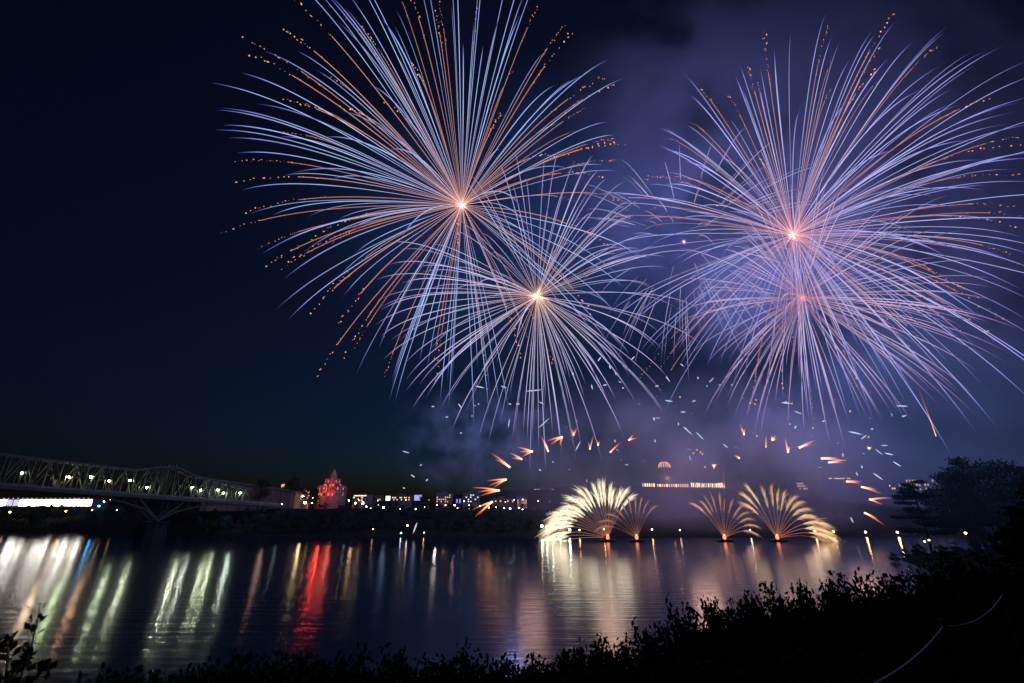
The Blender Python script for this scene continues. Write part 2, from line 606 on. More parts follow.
building('gabled_house', 'small house with bright amber windows near the white fountain top', 'building', 517, 527, 498.5, 468, 10, M['sand'], 2, 5, M['win_warm'], .75, 8, roof='gable', py_rows=5)
building('hilltop_block', 'smoke-veiled block with a gold window row above the white fountain', 'building', 534, 554, 489, 600, 16, M['pale'], 2, 9, M['win_gold'], .75, 9, py_rows=5)
building('hilltop_block', 'small lit block on the dark hill above the tallest right fountain', 'building', 796, 806.5, 481.5, 620, 14, M['grey'], 3, 6, M['win_warm'], .7, 10, py_rows=8)
building('hilltop_block', 'low block with one long gold window row, right of the small hill block', 'building', 828, 850, 476.5, 640, 16, M['grey'], 1, 12, M['win_gold'], .75, 11, py_rows=3)
building('hospital_block', 'wide hazy block with rows of gold windows behind the pine', 'building', 896, 936, 478, 600, 22, M['pale'], 4, 14, M['win_warm'], .42, 12, py_rows=16)
building('annexe_block', 'small square block with gold windows just left of the wide hazy block', 'building', 888, 894.5, 483.5, 590, 12, M['grey'], 2, 3, M['win_gold'], .6, 13, py_rows=6)
building('town_house', 'small house with a warm lit front left of the red tower', 'building', 298, 306, 490, 452, 10, M['sand'], 2, 4, M['win_gold'], .6, 14, roof='gable', py_rows=5)

def billboard(name, label, px0, px1, py0, py1, Y, mat):
    a, b = at(px0, py0, Y), at(px1, py1, Y)
    z = far_z((a.x + b.x) / 2, Y)
    t = thing(name, label, 'screen', ((a.x + b.x) / 2, Y, z))
    w = b.x - a.x
    MB().box((-w / 2 - .3, 0.02, b.z - z - .3), (w / 2 + .3, 0.6, a.z - z + .3)).build('housing', M['post'], t)
    MB().box((-w / 2, -0.1, b.z - z), (w / 2, 0.018, a.z - z)).build('panel', mat, t)
    for s in (-.3, .3):
        MB().bar((w * s, .3, -.5), (w * s, .3, b.z - z - .31), .5).build('leg', M['post'], t)
    return t
billboard('lit_screen', 'lilac lit rectangular screen on the town skyline', 414.5, 421.5, 495, 500.5, 460, M['screen'])
billboard('lit_sign', 'bright blue-white square sign left of the long low block', 386, 390, 496, 500.5, 462, lit('lit_sign_blue', (0.45, 0.62, 1.0), 3.0))
for k, px in enumerate((457, 460)):
    billboard('banner_light', ('narrow violet lit banner, left one of a pair beside the pale block', 'narrow violet lit banner, right one of a pair beside the pale block')[k], px - .7, px + .7, 499, 503, 452, lit('lit_violet', (0.30, 0.24, 1.0), 1.1))

# red floodlit tower
def red_tower():
    Y = 480
    base = at(331, 497, Y)
    zb = far_z(base.x, Y) - 1
    t = thing('floodlit_tower', 'stepped spired stone tower floodlit red on the skyline', 'tower', (base.x, Y, zb))
    u = mpp(331, 485, Y)
    def zz(py): return at(331, py, Y).z - zb
    n = 12
    MB().lathe([(13.2 * u, 0), (13.2 * u, zz(492))], n).build('base_wall', M['tower_stone'], t)
    MB().lathe([(13.0 * u, zz(492) + .003), (9.2 * u, zz(487))], n).build('lower_roof', M['tower_stone'], t)
    MB().lathe([(8.9 * u, zz(487) + .003), (8.4 * u, zz(484))], n).build('gallery', M['tower_stone'], t)
    MB().lathe([(8.4 * u, zz(484) + .003), (4.0 * u, zz(478))], n).build('upper_roof', M['tower_stone'], t)
    MB().lathe([(3.4 * u, zz(478) + .003), (3.1 * u, zz(475.5))], 8).build('lantern', M['tower_stone'], t)
    MB().lathe([(3.3 * u, zz(475.5) + .003), (1.9 * u, zz(472.5)), (1.2 * u, zz(471)), (0.3 * u, zz(469))], 8).build('spire', M['tower_stone'], t)
    for k in range(12):
        an = 2 * math.pi * k / 12
        c, s = math.cos(an), math.sin(an)
        p = MB()
        p.bar((13.6 * u * c, 13.6 * u * s, 0), (13.6 * u * c, 13.6 * u * s, zz(490)), 1.3)
        p.build('buttress', M['tower_stone'], t)
        f = MB().bar((13.6 * u * c, 13.6 * u * s, zz(490) + .05), (9.9 * u * c, 9.9 * u * s, zz(485.5)), .8)
        f.build('flying_buttress', M['tower_stone'], t)
        q = MB().lathe([(.9, 0), (.05, 3.4)], 6, (13.6 * u * c, 13.6 * u * s, zz(490) + .8))
        q.build('pinnacle', M['tower_stone'], t)
    for k in range(10):
        an = math.pi * (1.08 + .84 * k / 9)
        r1 = 13.25 * u
        for r1, z0, z1 in ((12.85 * u, zz(496), zz(493.2)), (8.62 * u, zz(486.6), zz(484.6))):
            p = Vector((r1 * math.cos(an), r1 * math.sin(an), 0))
            mm = Matrix.Translation(p) @ Matrix.Rotation(an, 4, 'Z')
            MB().box((-.25, -.8, z0), (.25, .8, z1), mm).build('window', M['win_red'] if (k * 7) % 10 < 6 else M['glass_dark'], t)
    for k in range(12):
        an = 2 * math.pi * (k + .5) / 12
        c, s = math.cos(an), math.sin(an)
        for rr0, za, zb_, wd in ((11.6 * u, 490.2, 485.8, 2.6), (6.4 * u, 482.8, 478.8, 1.7)):
            mm = Matrix.Translation((rr0 * c, rr0 * s, 0)) @ Matrix.Rotation(an, 4, 'Z')
            g_ = MB()
            z0, z1 = zz(za), zz(zb_)
            g_.v = [mm @ Vector(q) for q in ((1.0, -wd / 2, z0), (1.0, wd / 2, z0), (1.0, wd / 2, z0 + (z1 - z0) * .5), (1.0, 0, z1), (1.0, -wd / 2, z0 + (z1 - z0) * .5),
                                            (-2.6, -wd / 2, z0), (-2.6, wd / 2, z0), (-2.6, wd / 2, z0 + (z1 - z0) * .5), (-2.6, 0, z1), (-2.6, -wd / 2, z0 + (z1 - z0) * .5))]
            g_.f = [(0, 1, 2, 3, 4), (9, 8, 7, 6, 5), (0, 5, 6, 1), (1, 6, 7, 2), (2, 7, 8, 3), (3, 8, 9, 4), (4, 9, 5, 0)]
            dm = g_.build('dormer', M['tower_stone'], t)
            MB().box((1.02, -wd * .25, z0 + .3), (1.12, wd * .25, z0 + (z1 - z0) * .55), mm).build('window', M['win_red'] if k % 3 else M['glass_dark'], dm)
    # floodlights on the ledges
    for k, (dx, py, pw, col) in enumerate([(-9, 490, 4000, (1, .06, .035)), (0, 489, 5200, (1, .07, .04)), (9, 490, 1600, (1, .06, .035)),
                                   (-5, 481, 1500, (1, .055, .035)), (4, 481, 1300, (1, .055, .035)), (0, 474, 320, (1, .10, .07)), (-12, 494, 1500, (1, .5, .25)), (11, 494, 900, (1, .4, .22))]):
        point_light('floodlight', (base.x + dx * u, Y - 13.4 * u - 5.0 + (3.5 * u if py < 485 else 0) + (5 * u if py < 476 else 0), at(331, py, Y).z), pw, col, .6)
red_tower()

# small lit cupola with a mast, left of the red tower
def cupola():
    Y = 470
    b = at(280, 492, Y)
    zb = far_z(b.x, Y) - 1
    def zz(py): return at(280, py, Y).z - zb
    t = thing('cupola_house', 'small house with a lit cupola and thin mast behind the bridge end', 'building', (b.x, Y, zb))
    MB().box((-4, 0, 0), (4, 8, zz(489))).build('wall', M['sand'], t)
    MB().lathe([(4.6, zz(489) + .003), (1.9, zz(487))], 8, (0, 4, 0)).build('roof', M['dark_roof'], t)
    MB().lathe([(1.5, zz(487) + .003), (1.5, zz(484.2))], 8, (0, 4, 0)).build('lantern', lit('lit_cupola', (1, .45, .2), 1.3), t)
    MB().lathe([(1.8, zz(484.2) + .003), (1.2, zz(483.2)), (.2, zz(482.4))], 8, (0, 4, 0)).build('dome', M['copper'], t)
    MB().tube([Vector((0, 4, zz(482.4))), Vector((0, 4, zz(475)))], .16, n=6).build('mast', M['post'], t)
    for k in (-2.4, 0, 2.4):
        MB().box((k - .6, -.08, zz(493)), (k + .6, .05, zz(491))).build('window', M['win_warm'], t)
cupola()

# domed hall on the hill
def domed_hall():
    Y = 640
    cx = at(671, 485, Y).x
    zb = far_z(cx, Y) - 1.5
    def X(px): return at(px, 485, Y).x - cx
    def zz(py): return at(671, py, Y).z - zb
    t = thing('domed_hall', 'long gold-lit hall on the hill with a lit ribbed dome', 'building', (cx, Y, zb))
    MB().box((X(641), 0, 0), (X(656.5), 18, zz(482.5))).build('wing', M['hall_stone'], t)
    MB().box((X(656.8), 3, 0), (X(689.5), 20, zz(483))).build('central_block', M['hall_stone'], t)
    MB().box((X(689.8), 0, 0), (X(725), 18, zz(482))).build('wing', M['hall_stone'], t)
    MB().box((X(629), 4, 0), (X(640.6), 16, zz(488.5))).build('pavilion', M['hall_stone'], t)
    MB().box((X(640.5), -.5, zz(482.5) + .003), (X(656.7), 18.5, zz(481.4))).build('roof', M['hall_copper'], t)
    MB().box((X(689.6), -.5, zz(482) + .003), (X(725.4), 18.5, zz(481.1))).build('roof', M['hall_copper'], t)
    MB().box((X(660), 5, zz(483) + .003), (X(683), 19, zz(474.5))).build('attic', M['hall_stone'], t)
    MB().lathe([(X(678) - X(671), zz(474.5) + .003), (X(677.4) - X(671), zz(467))], 20, (X(669), 12, 0)).build('drum', M['hall_stone'], t)
    pr = []
    rr = X(677.2) - X(671)
    for k in range(7):
        a = k / 6 * 1.45
        pr.append((rr * math.cos(a), zz(466.9) + (zz(461) - zz(467)) * math.sin(a)))
    d = MB().lathe(pr, 20, (X(669), 12, 0)).build('dome', M['hall_copper'], t)
    MB().lathe([(.9, zz(461) - .2), (.8, zz(459.4)), (.1, zz(458.6))], 8, (X(669), 12, 0)).build('lantern', M['hall_stone'], d)
    for k in range(9):
        an = math.pi * (1.06 + .88 * k / 8)
        c, s = math.cos(an), math.sin(an)
        pts = [Vector((X(669) + (r + .12) * c, 12 + (r + .12) * s, z)) for r, z in pr[:6]]
        MB().tube(pts, [.42, .4, .36, .32, .26, .2], n=4).build('rib_light', lit('dome_rib_light', (1, .40, .18), 2.6) if k == 0 else bpy.data.materials['dome_rib_light'], d)  # ribs glow by themselves; the dome's orange lighting is put into their material
    rg = random.Random(4)
    def win(px, py0, py1, y, m, w=.55):
        MB().box((X(px - w), y - .08, zz(py1)), (X(px + w), y + .05, zz(py0))).build('window', m, t)
    for px in np.arange(691.5, 724, 1.9):
        win(px, 483 + rg.uniform(-.3, .5), 487.5 + rg.uniform(-.6, .3), 0, M['hall_gold'] if rg.random() < .6 else M['hall_warm'], .45)
    for px in np.arange(643, 656, 2.2):
        win(px, 483.5, 489, 0, M['hall_gold'] if rg.random() < .5 else M['hall_warm'], .6)
    for px in np.arange(658.5, 689, 2.3):
        win(px, 484, 487, 3, M['hall_warm'] if rg.random() < .7 else M['hall_gold'], .6)
    for px in np.arange(631, 640, 2.1):
        win(px, 489.3, 491.3, 4, M['hall_gold'], .6)
    for px, py, pw in ((648, 492, 1500), (662, 491, 500), (680, 491, 500), (700, 491, 1100), (716, 491, 600), (633, 494, 400), (669, 478, 160)):
        p = at(px, py, Y)
        point_light('facade_floodlight', (p.x, Y - 5 if py > 480 else Y + 2, p.z), pw * 7, (1, .6, .34), .5)
domed_hall()

# long white-lit pavilion behind the left end of the bridge
def pavilion():
    Y = 452
    a, b = at(-30, 501, Y), at(92, 501, Y)
    zb = far_z((a.x + b.x) / 2, Y) - 1.5
    cx = (a.x + b.x) / 2
    w = b.x - a.x
    def zz(py): return at(46, py, Y).z - zb
    t = thing('glazed_pavilion', 'long low pavilion with a continuous bright white glazed front', 'building', (cx, Y, zb))
    MB().box((-w / 2, 1.0, 0), (w / 2, 18, zz(499))).build('wall', M['pale'], t)
    MB().box((-w / 2 - 1, -2.0, zz(499) + .003), (w / 2 + 1, 19, zz(497.8))).build('roof', M['grey'], t)
    white = lit('pavilion_glass', (1.0, .95, .84), 14.0)
    hot = lit('pavilion_glass_hot', (1.0, .96, .86), 26.0)
    soft = lit('pavilion_glass_soft', (1.0, .88, .70), 7.0)
    dim = lit('pavilion_glass_lilac', (.62, .60, .85), 1.1)
    n = 20
    for k in range(n):
        x0, x1 = -w / 2 + w * k / n + .25, -w / 2 + w * (k + 1) / n - .25
        px = -30 + 122 * (k + .5) / n
        MB().box((x0, .8, zz(506)), (x1, .99, zz(499.6))).build('glazing', dim if 9 < px < 19 else (hot if k in (3, 9, 13, 17) else soft if k in (1, 7, 11, 15, 18) else white), t)
    for k in range(n + 1):
        x = -w / 2 + w * k / n
        MB().box((x - .2, .5, 0), (x + .2, .995, zz(499))).build('mullion', M['post'], t)
    for k in range(26):
        x = -w / 2 + w * (k + .5) / 26
        MB().box((x - .5, -2.12, zz(498.6)), (x + .5, -2.003, zz(498.0))).build('eaves_light', M['win_gold'], t)
pavilion()

# ---------------------------------------------------------------- bridge
def bridge():
    A = at(-60, 479.5, 235)
    A = Vector((-330.0, 215.0, 34.2))
    P0, P1 = at(0, 485.0, 262), at(262, 503.6, 392)
    dirv = (P1 - P0)
    L = dirv.length
    ax = dirv.normalized()
    hx = Vector((ax.x, ax.y, 0)).normalized()
    side = Vector((-hx.y, hx.x, 0))
    if side.y < 0: side = -side          # away from the camera
    t = thing('truss_bridge', 'long dark steel truss bridge with lamps at the left', 'bridge', P0)
    def pix_s(px):
        """distance along the bridge whose node shows at that pixel column"""
        lo, hi = -200.0, L + 40
        for _ in range(50):
            mid = (lo + hi) / 2
            q = P0 + ax * mid
            d = q - Vector((0, 0, EYE))
            col = 512 + F * d.x / (d.y * CP + d.z * SP)
            if col < px: lo = mid
            else: hi = mid
        return lo
    s_pier = pix_s(164)
    s_end = pix_s(250)
    s0 = pix_s(-70)
    def top_h(s):
        u = s - s_pier
        return interp(s, [s0, pix_s(0), pix_s(40), pix_s(135), s_pier - 4, s_pier + 6, pix_s(185), pix_s(222), s_end],
                      [17, 16.5, 16.0, 15.8, 20.5, 20.5, 16.5, 13.5, 9.5])
    def low_h(s):
        return interp(s, [pix_s(85), pix_s(120), pix_s(150), s_pier, pix_s(180), pix_s(205), pix_s(238)], [0, 2.5, 7, 14, 7.5, 2.5, 0])
    n_bay = 26
    ss = [lerp(s0, s_end, k / n_bay) for k in range(n_bay + 1)]
    kp = min(range(len(ss)), key=lambda k: abs(ss[k] - s_pier))
    ss[kp] = s_pier
    def pt(s, h, lat):
        return P0 + ax * s + Vector((0, 0, h)) + side * lat - P0
    # deck and rails
    DW = 11.0
    d = MB()
    d.bar(pt(s0, -.9, DW / 2), pt(s_end + 30, -.9, DW / 2), DW + 3, 1.5)
    d.build('deck', M['deck'], t)
    for lat in (-1.7, DW + 1.7):
        MB().bar(pt(s0, -.9, lat), pt(s_end + 30, -.9, lat), .35, 2.0).build('fascia_beam', M['steel'], t)
        r_ = MB()
        for h in (.35, .75, 1.15):
            r_.bar(pt(s0, h, lat), pt(s_end + 30, h, lat), .16, .24)
        for k in range(0, 120):
            s = lerp(s0, s_end + 30, k / 119)
            r_.bar(pt(s, -.1, lat), pt(s, 1.15, lat), .1)
        r_.build('railing', M['rail'], t)
    for lat in (0.0, DW):
        for k in range(n_bay):
            a, b = ss[k], ss[k + 1]
            MB().bar(pt(a, top_h(a), lat), pt(b, top_h(b), lat), .95, 1.0).build('upper_chord', M['steel'], t)
            if low_h(a) + low_h(b) > .1:
                MB().bar(pt(a, -1.7 - low_h(a), lat), pt(b, -1.7 - low_h(b), lat), .7, .75).build('lower_chord', M['steel'], t)
                if low_h(a) > .1:
                    MB().bar(pt(a, -1.7, lat), pt(a, -1.7 - low_h(a), lat), .45).build('hanger', M['steel'], t)
            up = (k % 2 == 0)
            if up:
                MB().bar(pt(a, -.2, lat), pt(b, top_h(b) - .4, lat), 1.0, .6).build('diagonal', M['steel'], t)
            else:
                MB().bar(pt(a, top_h(a) - .4, lat), pt(b, -.2, lat), 1.0, .6).build('diagonal', M['steel'], t)
            MB().bar(pt(a, -.2, lat + .02), pt(a, top_h(a) - .4, lat + .02), .75, .5).build('vertical', M['steel'], t)
            mid = (a + b) / 2
            MB().bar(pt(a, top_h(a) * .5 * (0.02 if up else 1), lat - .3), pt(mid, top_h(mid) * .5, lat - .3),   .5, .35).build('sub_strut', M['steel'], t)
        # king posts over the pier and V brackets under it
        for u in (-4.5, 4.5):
            MB().bar(pt(s_pier + u, 0, lat), pt(s_pier + u * .55, 22.5, lat), .95, .9).build('king_post', M['steel'], t)
            MB().bar(pt(s_pier, -15.6, lat), pt(s_pier + u * 3.2, -1.9, lat), .9, .8).build('bracket', M['steel'], t)
    for k in range(0, n_bay + 1, 1):
        s = ss[k]
        MB().bar(pt(s, top_h(s) + .4, 0), pt(s, top_h(s) + .4, DW), .4).build('sway_brace', M['steel'], t)
    # masonry piers
    for s in (s_pier,):
        p = pt(s, 0, DW / 2) + P0
        mb = MB()
        h0 = p.z - 16.2
        mb.lathe([(9.5, -3), (8.0, h0 - 1.2), (8.8, h0 - 1.2), (8.8, h0)], 12, (p.x, p.y, 0))
        mb.build('pier', M['stone'], t, origin=P0)
    # lamps: each a thing of its own, standing on the deck edge
    lamps = [(22, 473, (1, .95, .72), 16), (69, 477, (1, .72, .48), 20), (90.5, 477, (.82, 1, .55), 17), (109, 481, (1, .62, .35), 9), (130, 480.5, (.85, 1, .68), 17),
             (147, 487.5, (.92, 1, .70), 14), (192, 487.5, (.92, 1, .70), 20), (200.5, 490.5, (.95, 1, .85), 12), (217.5, 490, (.85, 1, .62), 16), (223.5, 493, (.9, 1, .7), 15), (240, 493, (.80, 1, .82), 17)]
    words = ['leftmost bridge lamp, white, in the tall left truss', 'peach-coloured bridge lamp beside the small flag', 'yellow-green bridge lamp right of the peach one', 'small orange bridge lamp, dimmest on the span', 'bright greenish bridge lamp left of the pier towers', 'bridge lamp hidden low among the pier struts',
             'brightest bridge lamp just right of the pier towers', 'small white bridge lamp second right of the pier', 'pale green bridge lamp, left one of a close pair', 'pale green bridge lamp, right one of a close pair', 'last bridge lamp before the brown hall']
    for (px, py, col, st), wd in zip(lamps, words):
        s = pix_s(px)
        base = pt(s, 0, -1.2) + P0
        tip = at(px, py, base.y - 1.4)
        lt = thing('bridge_lamp', wd, 'street lamp', base, 'lamps along the bridge')
        q = tip - base
        MB().tube([Vector((0, 0, -.2)), Vector((0, 0, q.z * .8)), Vector((q.x * .4, q.y * .4, q.z + .9)), Vector((q.x, q.y, q.z + .8))], [.16, .12, .09, .08], n=6).build('post', M['post'], lt)
        MB().lathe([(.75, q.z + .5), (.25, q.z + .95)], 10, (q.x, q.y, 0)).build('hood', M['post'], lt)
        m = lit('bridge_lamp_light', col, st * 19)
        MB().ball(q, .5, seg=10, rings=7).build('globe', m, lt, smooth=True)
    # flag
    s = pix_s(53)
    base = pt(s, 0, -1.75) + P0
    ft = thing('bridge_flag', 'small pale pink flag on a pole at the bridge rail', 'flag', base)
    hh = at(53, 481.5, base.y).z - base.z
    MB().tube([Vector((0, 0, 0)), Vector((0, 0, hh + 1))], .07, n=6).build('pole', M['rail'], ft)
    mb = MB()
    for k in range(5):
        x = -k * .55
        for z in (hh + .9, hh - 1.4 - .2 * k):
            mb.v.append(Vector((x, .18 * math.sin(k * 1.7), z)))
    mb.f = [(2 * k, 2 * k + 1, 2 * k + 3, 2 * k + 2) for k in range(4)]
    fl = mb.build('cloth', M['cloth'], ft)
    so = fl.modifiers.new('thickness', 'SOLIDIFY'); so.thickness = .03
    return t
bridge()

def approach_hall():
    Y = 418
    a, b = at(206, 481, Y - 22), at(296, 492, Y + 10)
    zt0, zt1 = at(206, 479, Y - 22).z, at(296, 492, Y + 10).z
    zb = far_z(b.x, Y) - 2
    base = Vector((b.x, b.y, zb))
    t = thing('approach_hall', 'long brown windowless hall where the bridge meets the far bank', 'building', base)
    mb = MB()
    A, B = Vector((a.x - base.x, a.y - base.y, 0)), Vector((0, 0, 0))
    back = Vector((4, 16, 0))
    h0, h1 = zt0 - zb, zt1 - zb
    for p, h in ((A, h0), (B, h1), (B + back, h1), (A + back, h0)):
        mb.v += [p.copy(), p + Vector((0, 0, h))]
    mb.f = [(0, 2, 3, 1), (2, 4, 5, 3), (4, 6, 7, 5), (6, 0, 1, 7), (1, 3, 5, 7), (6, 4, 2, 0)]
    mb.build('wall', M['brick'], t)
    dn = (B - A).normalized()
    out = Vector((dn.y, -dn.x, 0))
    MB().bar(A + Vector((0, 0, h0 + .35)) + out * .3, B + Vector((0, 0, h1 + .35)) + out * .3, 1.2, .6).build('coping', M['pale'], t)
    for k in range(9):
        u = (k + .5) / 9
        p = A.lerp(B, u) + out * .2
        MB().bar(p, p + Vector((0, 0, lerp(h0, h1, u) - .4)), .7, .4).build('pilaster', M['brick'], t)
    p = at(262, 497, Y - 40)
    point_light('approach_floodlight', (p.x, Y - 28, p.z + 3), 700, (1, .62, .5), 1.0)
approach_hall()

# ---------------------------------------------------------------- lamps on the far shore
def shore_lamp(px, py, Y, col, st, rad, label, group='street lamps on the far shore', cat='street lamp'):
    p = at(px, py, Y)
    z = far_z(p.x, Y)
    z = max(0.2, min(z, p.z - 1.5))
    t = thing('shore_lamp', label, cat, (p.x, Y, z), group)
    h = p.z - z
    MB().tube([Vector((0, .3, -.4)), Vector((0, .3, h + .5)), Vector((0, 0, h + .7))], [.14, .1, .08], n=5).build('post', M['post'], t)
    MB().lathe([(rad * 1.05, h + rad * .7), (rad * .3, h + rad * 1.3)], 8).build('hood', M['post'], t)
    MB().ball(Vector((0, 0, h)), rad, seg=8, rings=6).build('globe', lit('shore_lamp_light', col, st * 2.2), t, smooth=True)
    return t
W_, O_, G_, B_, V_ = (1, .86, .66), (1, .52, .22), (.72, 1, .82), (.35, .58, 1), (.62, .55, 1)
SL = [
    (305, 502.5, 430, (1, .80, .35), 26, .95, 'largest yellow lamp at the foot of the red tower slope'),
    (303, 496.5, 436, W_, 45, .6, 'small white lamp above the largest yellow lamp'),
    (313, 497.5, 430, W_, 16, .5, 'white lamp just left of the red tower base'),
    (312, 503, 425, O_, 9, .4, 'small amber lamp right of the largest yellow lamp'),
    (282, 504, 400, G_, 8, .4, 'greenish lamp at the foot of the brown hall'),
    (10, 512, 420, O_, 16, .6, 'orange lamp under the white pavilion, near the left edge'),
    (66, 511, 420, O_, 16, .6, 'orange lamp under the right half of the white pavilion'),
    (92, 510, 425, O_, 7, .45, 'tiny amber lamp right of the pavilion end'),
    (99, 506, 424, (.05, .45, 1), 26, .7, 'vivid blue lamp at the right end of the white pavilion'),
    (104, 501.5, 430, W_, 8, .5, 'white lamp above the vivid blue lamp'),
    (110, 500, 432, W_, 8, .5, 'white lamp right of the pavilion roof'),
    (117, 510, 425, O_, 5, .4, 'dim amber lamp right of the vivid blue lamp'),
    (355.5, 503, 445, (1, .5, .2), 34, .75, 'amber lamp at the foot of the gold-topped block, left one'),
    (362.5, 504, 445, G_, 8, .5, 'pale green lamp at the foot of the gold-topped block'),
    (370.5, 508.5, 428, (1, .75, .42), 14, .8, 'broad warm lamp below the gold-topped block'),
    (366.5, 506.5, 430, W_, 22, .5, 'white lamp between the amber lamp and the broad warm lamp'),
    (378.5, 505, 436, V_, 7, .6, 'violet lamp right of the gold-topped block'),
    (383.5, 507.5, 432, (.22, .42, 1), 34, .7, 'blue lamp below the blue-white sign'),
    (407.5, 525.5, 352, (1, .7, .62), 9, .5, 'pinkish lamp alone on the dark shore near the water'),
    (416, 509, 432, (.42, .42, 1), 34, .65, 'blue lamp below the lilac screen'),
    (424.5, 507, 430, W_, 5, .4, 'dim lamp right of the blue lamp below the screen'),
    (437, 505.5, 436, (1, .85, .78), 42, .75, 'bright pinkish-white lamp below the many-windowed block'),
    (433, 512, 420, O_, 9, .5, 'amber lamp below the bright pinkish-white lamp'),
    (445.5, 505, 440, O_, 7, .5, 'amber lamp right of the bright pinkish-white lamp'),
    (454.5, 505.5, 436, (1, .68, .66), 28, .65, 'pink lamp below the violet banners'),
    (457.5, 508, 430, W_, 7, .45, 'small white lamp close under the pink lamp'),
    (469, 505.5, 434, W_, 8, .5, 'white lamp under the pale block'),
    (481, 507, 430, W_, 9, .5, 'white lamp beside the lowest forked comet'),
    (489, 507.5, 425, O_, 7, .5, 'amber lamp at the head of the lowest forked comet'),
    (496.5, 507.5, 424, (1, .8, .68), 16, .65, 'warm white lamp, first in the bright terrace row'),
    (504, 508, 424, (.7, 1, .9), 15, .6, 'greenish lamp, second in the bright terrace row'),
    (510, 508.5, 422, (1, .82, .68), 16, .65, 'warm white lamp, third in the bright terrace row'),
    (522.5, 509.5, 420, W_, 13, .55, 'white lamp, fourth in the bright terrace row'),
    (528, 510, 420, (.8, .9, 1), 22, .7, 'cold white lamp, brightest in the terrace row'),
    (533, 511, 418, O_, 10, .55, 'amber lamp right of the cold white lamp'),
    (538.5, 511.5, 416, W_, 13, .6, 'white lamp at the left fringe of the white fountain'),
    (492.5, 514, 405, O_, 12, .5, 'orange lamp on the dark slope, left of two'),
    (516, 515, 405, O_, 12, .5, 'orange lamp on the dark slope, right of two'),
    (542, 526, 356, (1, .8, .55), 26, .8, 'warm quay lamp under the left spray of the white fountain'),
    (547, 527, 354, (.75, .95, 1), 30, .8, 'cold white quay lamp, second under the white fountain'),
    (552.5, 526.5, 354, (.8, 1, .95), 30, .8, 'cold white quay lamp, third under the white fountain'),
    (560, 527, 354, (.75, .95, 1), 30, .8, 'cold white quay lamp, fourth under the white fountain'),
    (569.5, 529.5, 352, (.8, .95, 1), 24, .75, 'cold white quay lamp, rightmost under the white fountain'),
    (579.5, 530, 352, O_, 12, .5, 'amber quay lamp close left of the white fountain base'),
    (604, 529, 352, O_, 14, .5, 'amber shore lamp between the two left fountains'),
    (652, 529.5, 352, O_, 12, .5, 'amber shore lamp right of the second fountain'),
    (680, 530, 352, O_, 8, .45, 'dim amber shore lamp between the second and third fountains'),
    (750, 530, 352, W_, 12, .45, 'white shore lamp between the third and fourth fountains'),
    (815, 531, 352, O_, 14, .55, 'amber shore lamp under the right spray of the fourth fountain'),
    (833.5, 531.5, 352, O_, 14, .55, 'amber shore lamp at the right tip of the fourth fountain'),
    (865.5, 532, 352, (1, .6, .25), 18, .6, 'amber shore lamp left of the headland'),
    (897.5, 532, 352, (1, .6, .25), 22, .65, 'brightest amber shore lamp close to the pine'),
    (373, 529, 348, O_, 6, .35, 'tiny amber lamp low at the water below the broad warm lamp'),
    (401, 533, 346, B_, 12, .4, 'tiny blue-white lamp at the waterline'),
    (424, 532.5, 346, O_, 8, .35, 'tiny red-orange lamp at the waterline'),
]
for a_ in SL:
    shore_lamp(*a_)

rl = random.Random(52)
for k in range(30):
    px = 342 + 200 * (k + rl.random()) / 30
    shore_lamp(px, rl.uniform(499, 512), rl.uniform(426, 446), rl.choice((W_, O_, O_, (1, .72, .45), (1, .8, .6))), rl.uniform(3, 8), rl.uniform(.3, .5), 'tiny warm street light scattered among the trees below the town', 'tiny street lights among the trees')
# ---------------------------------------------------------------- fireworks: shells
def e_of(s, k):
    return (1 - math.exp(-k * s)) / (1 - math.exp(-k))

def ramp(stops, s):
    xs_ = [p[0] for p in stops]
    return tuple(interp(s, xs_, [p[1][i] for p in stops]) for i in range(3))

BLUE = [(0, (1.5, .72, .55)), (.05, (1.10, .60, .60)), (.10, (.80, .62, .90)), (.22, (.58, .64, 1.05)), (.5, (.46, .64, 1.10)), (.78, (.34, .44, 1.0)), (.92, (.13, .17, .55)), (1, (.04, .045, .20))]
LILAC = [(0, (1.7, .95, .62)), (.06, (1.25, .80, .66)), (.14, (.82, .66, .84)), (.5, (.62, .58, .96)), (.82, (.38, .32, .68)), (1, (.09, .07, .20))]
PINK = [(0, (.85, .28, .30)), (.07, (.62, .24, .32)), (.16, (.72, .48, .72)), (.55, (.66, .48, .82)), (.82, (.30, .19, .42)), (1, (.07, .05, .17))]
EMBER = [(0, (1.5, .72, .5)), (.06, (.95, .44, .36)), (.2, (.52, .25, .24)), (.6, (.52, .20, .15)), (1, (.56, .19, .11))]

def tip_at(px, py, c, Rm, rng):
    """the point of that pixel's ray on the shell's sphere (or the nearest the ray comes)"""
    o = Vector((0, 0, EYE))
    d = ray(px, py).normalized()
    q = c - o
    tb = q.dot(d)
    miss2 = q.length_squared - tb * tb
    dl = Rm * Rm - miss2
    if dl > 0:
        tb += math.sqrt(dl) * (1 if rng.random() < .5 else -1)
    return o + d * tb

def jitter(c, rng, s):
    return tuple(x * s for x in c)

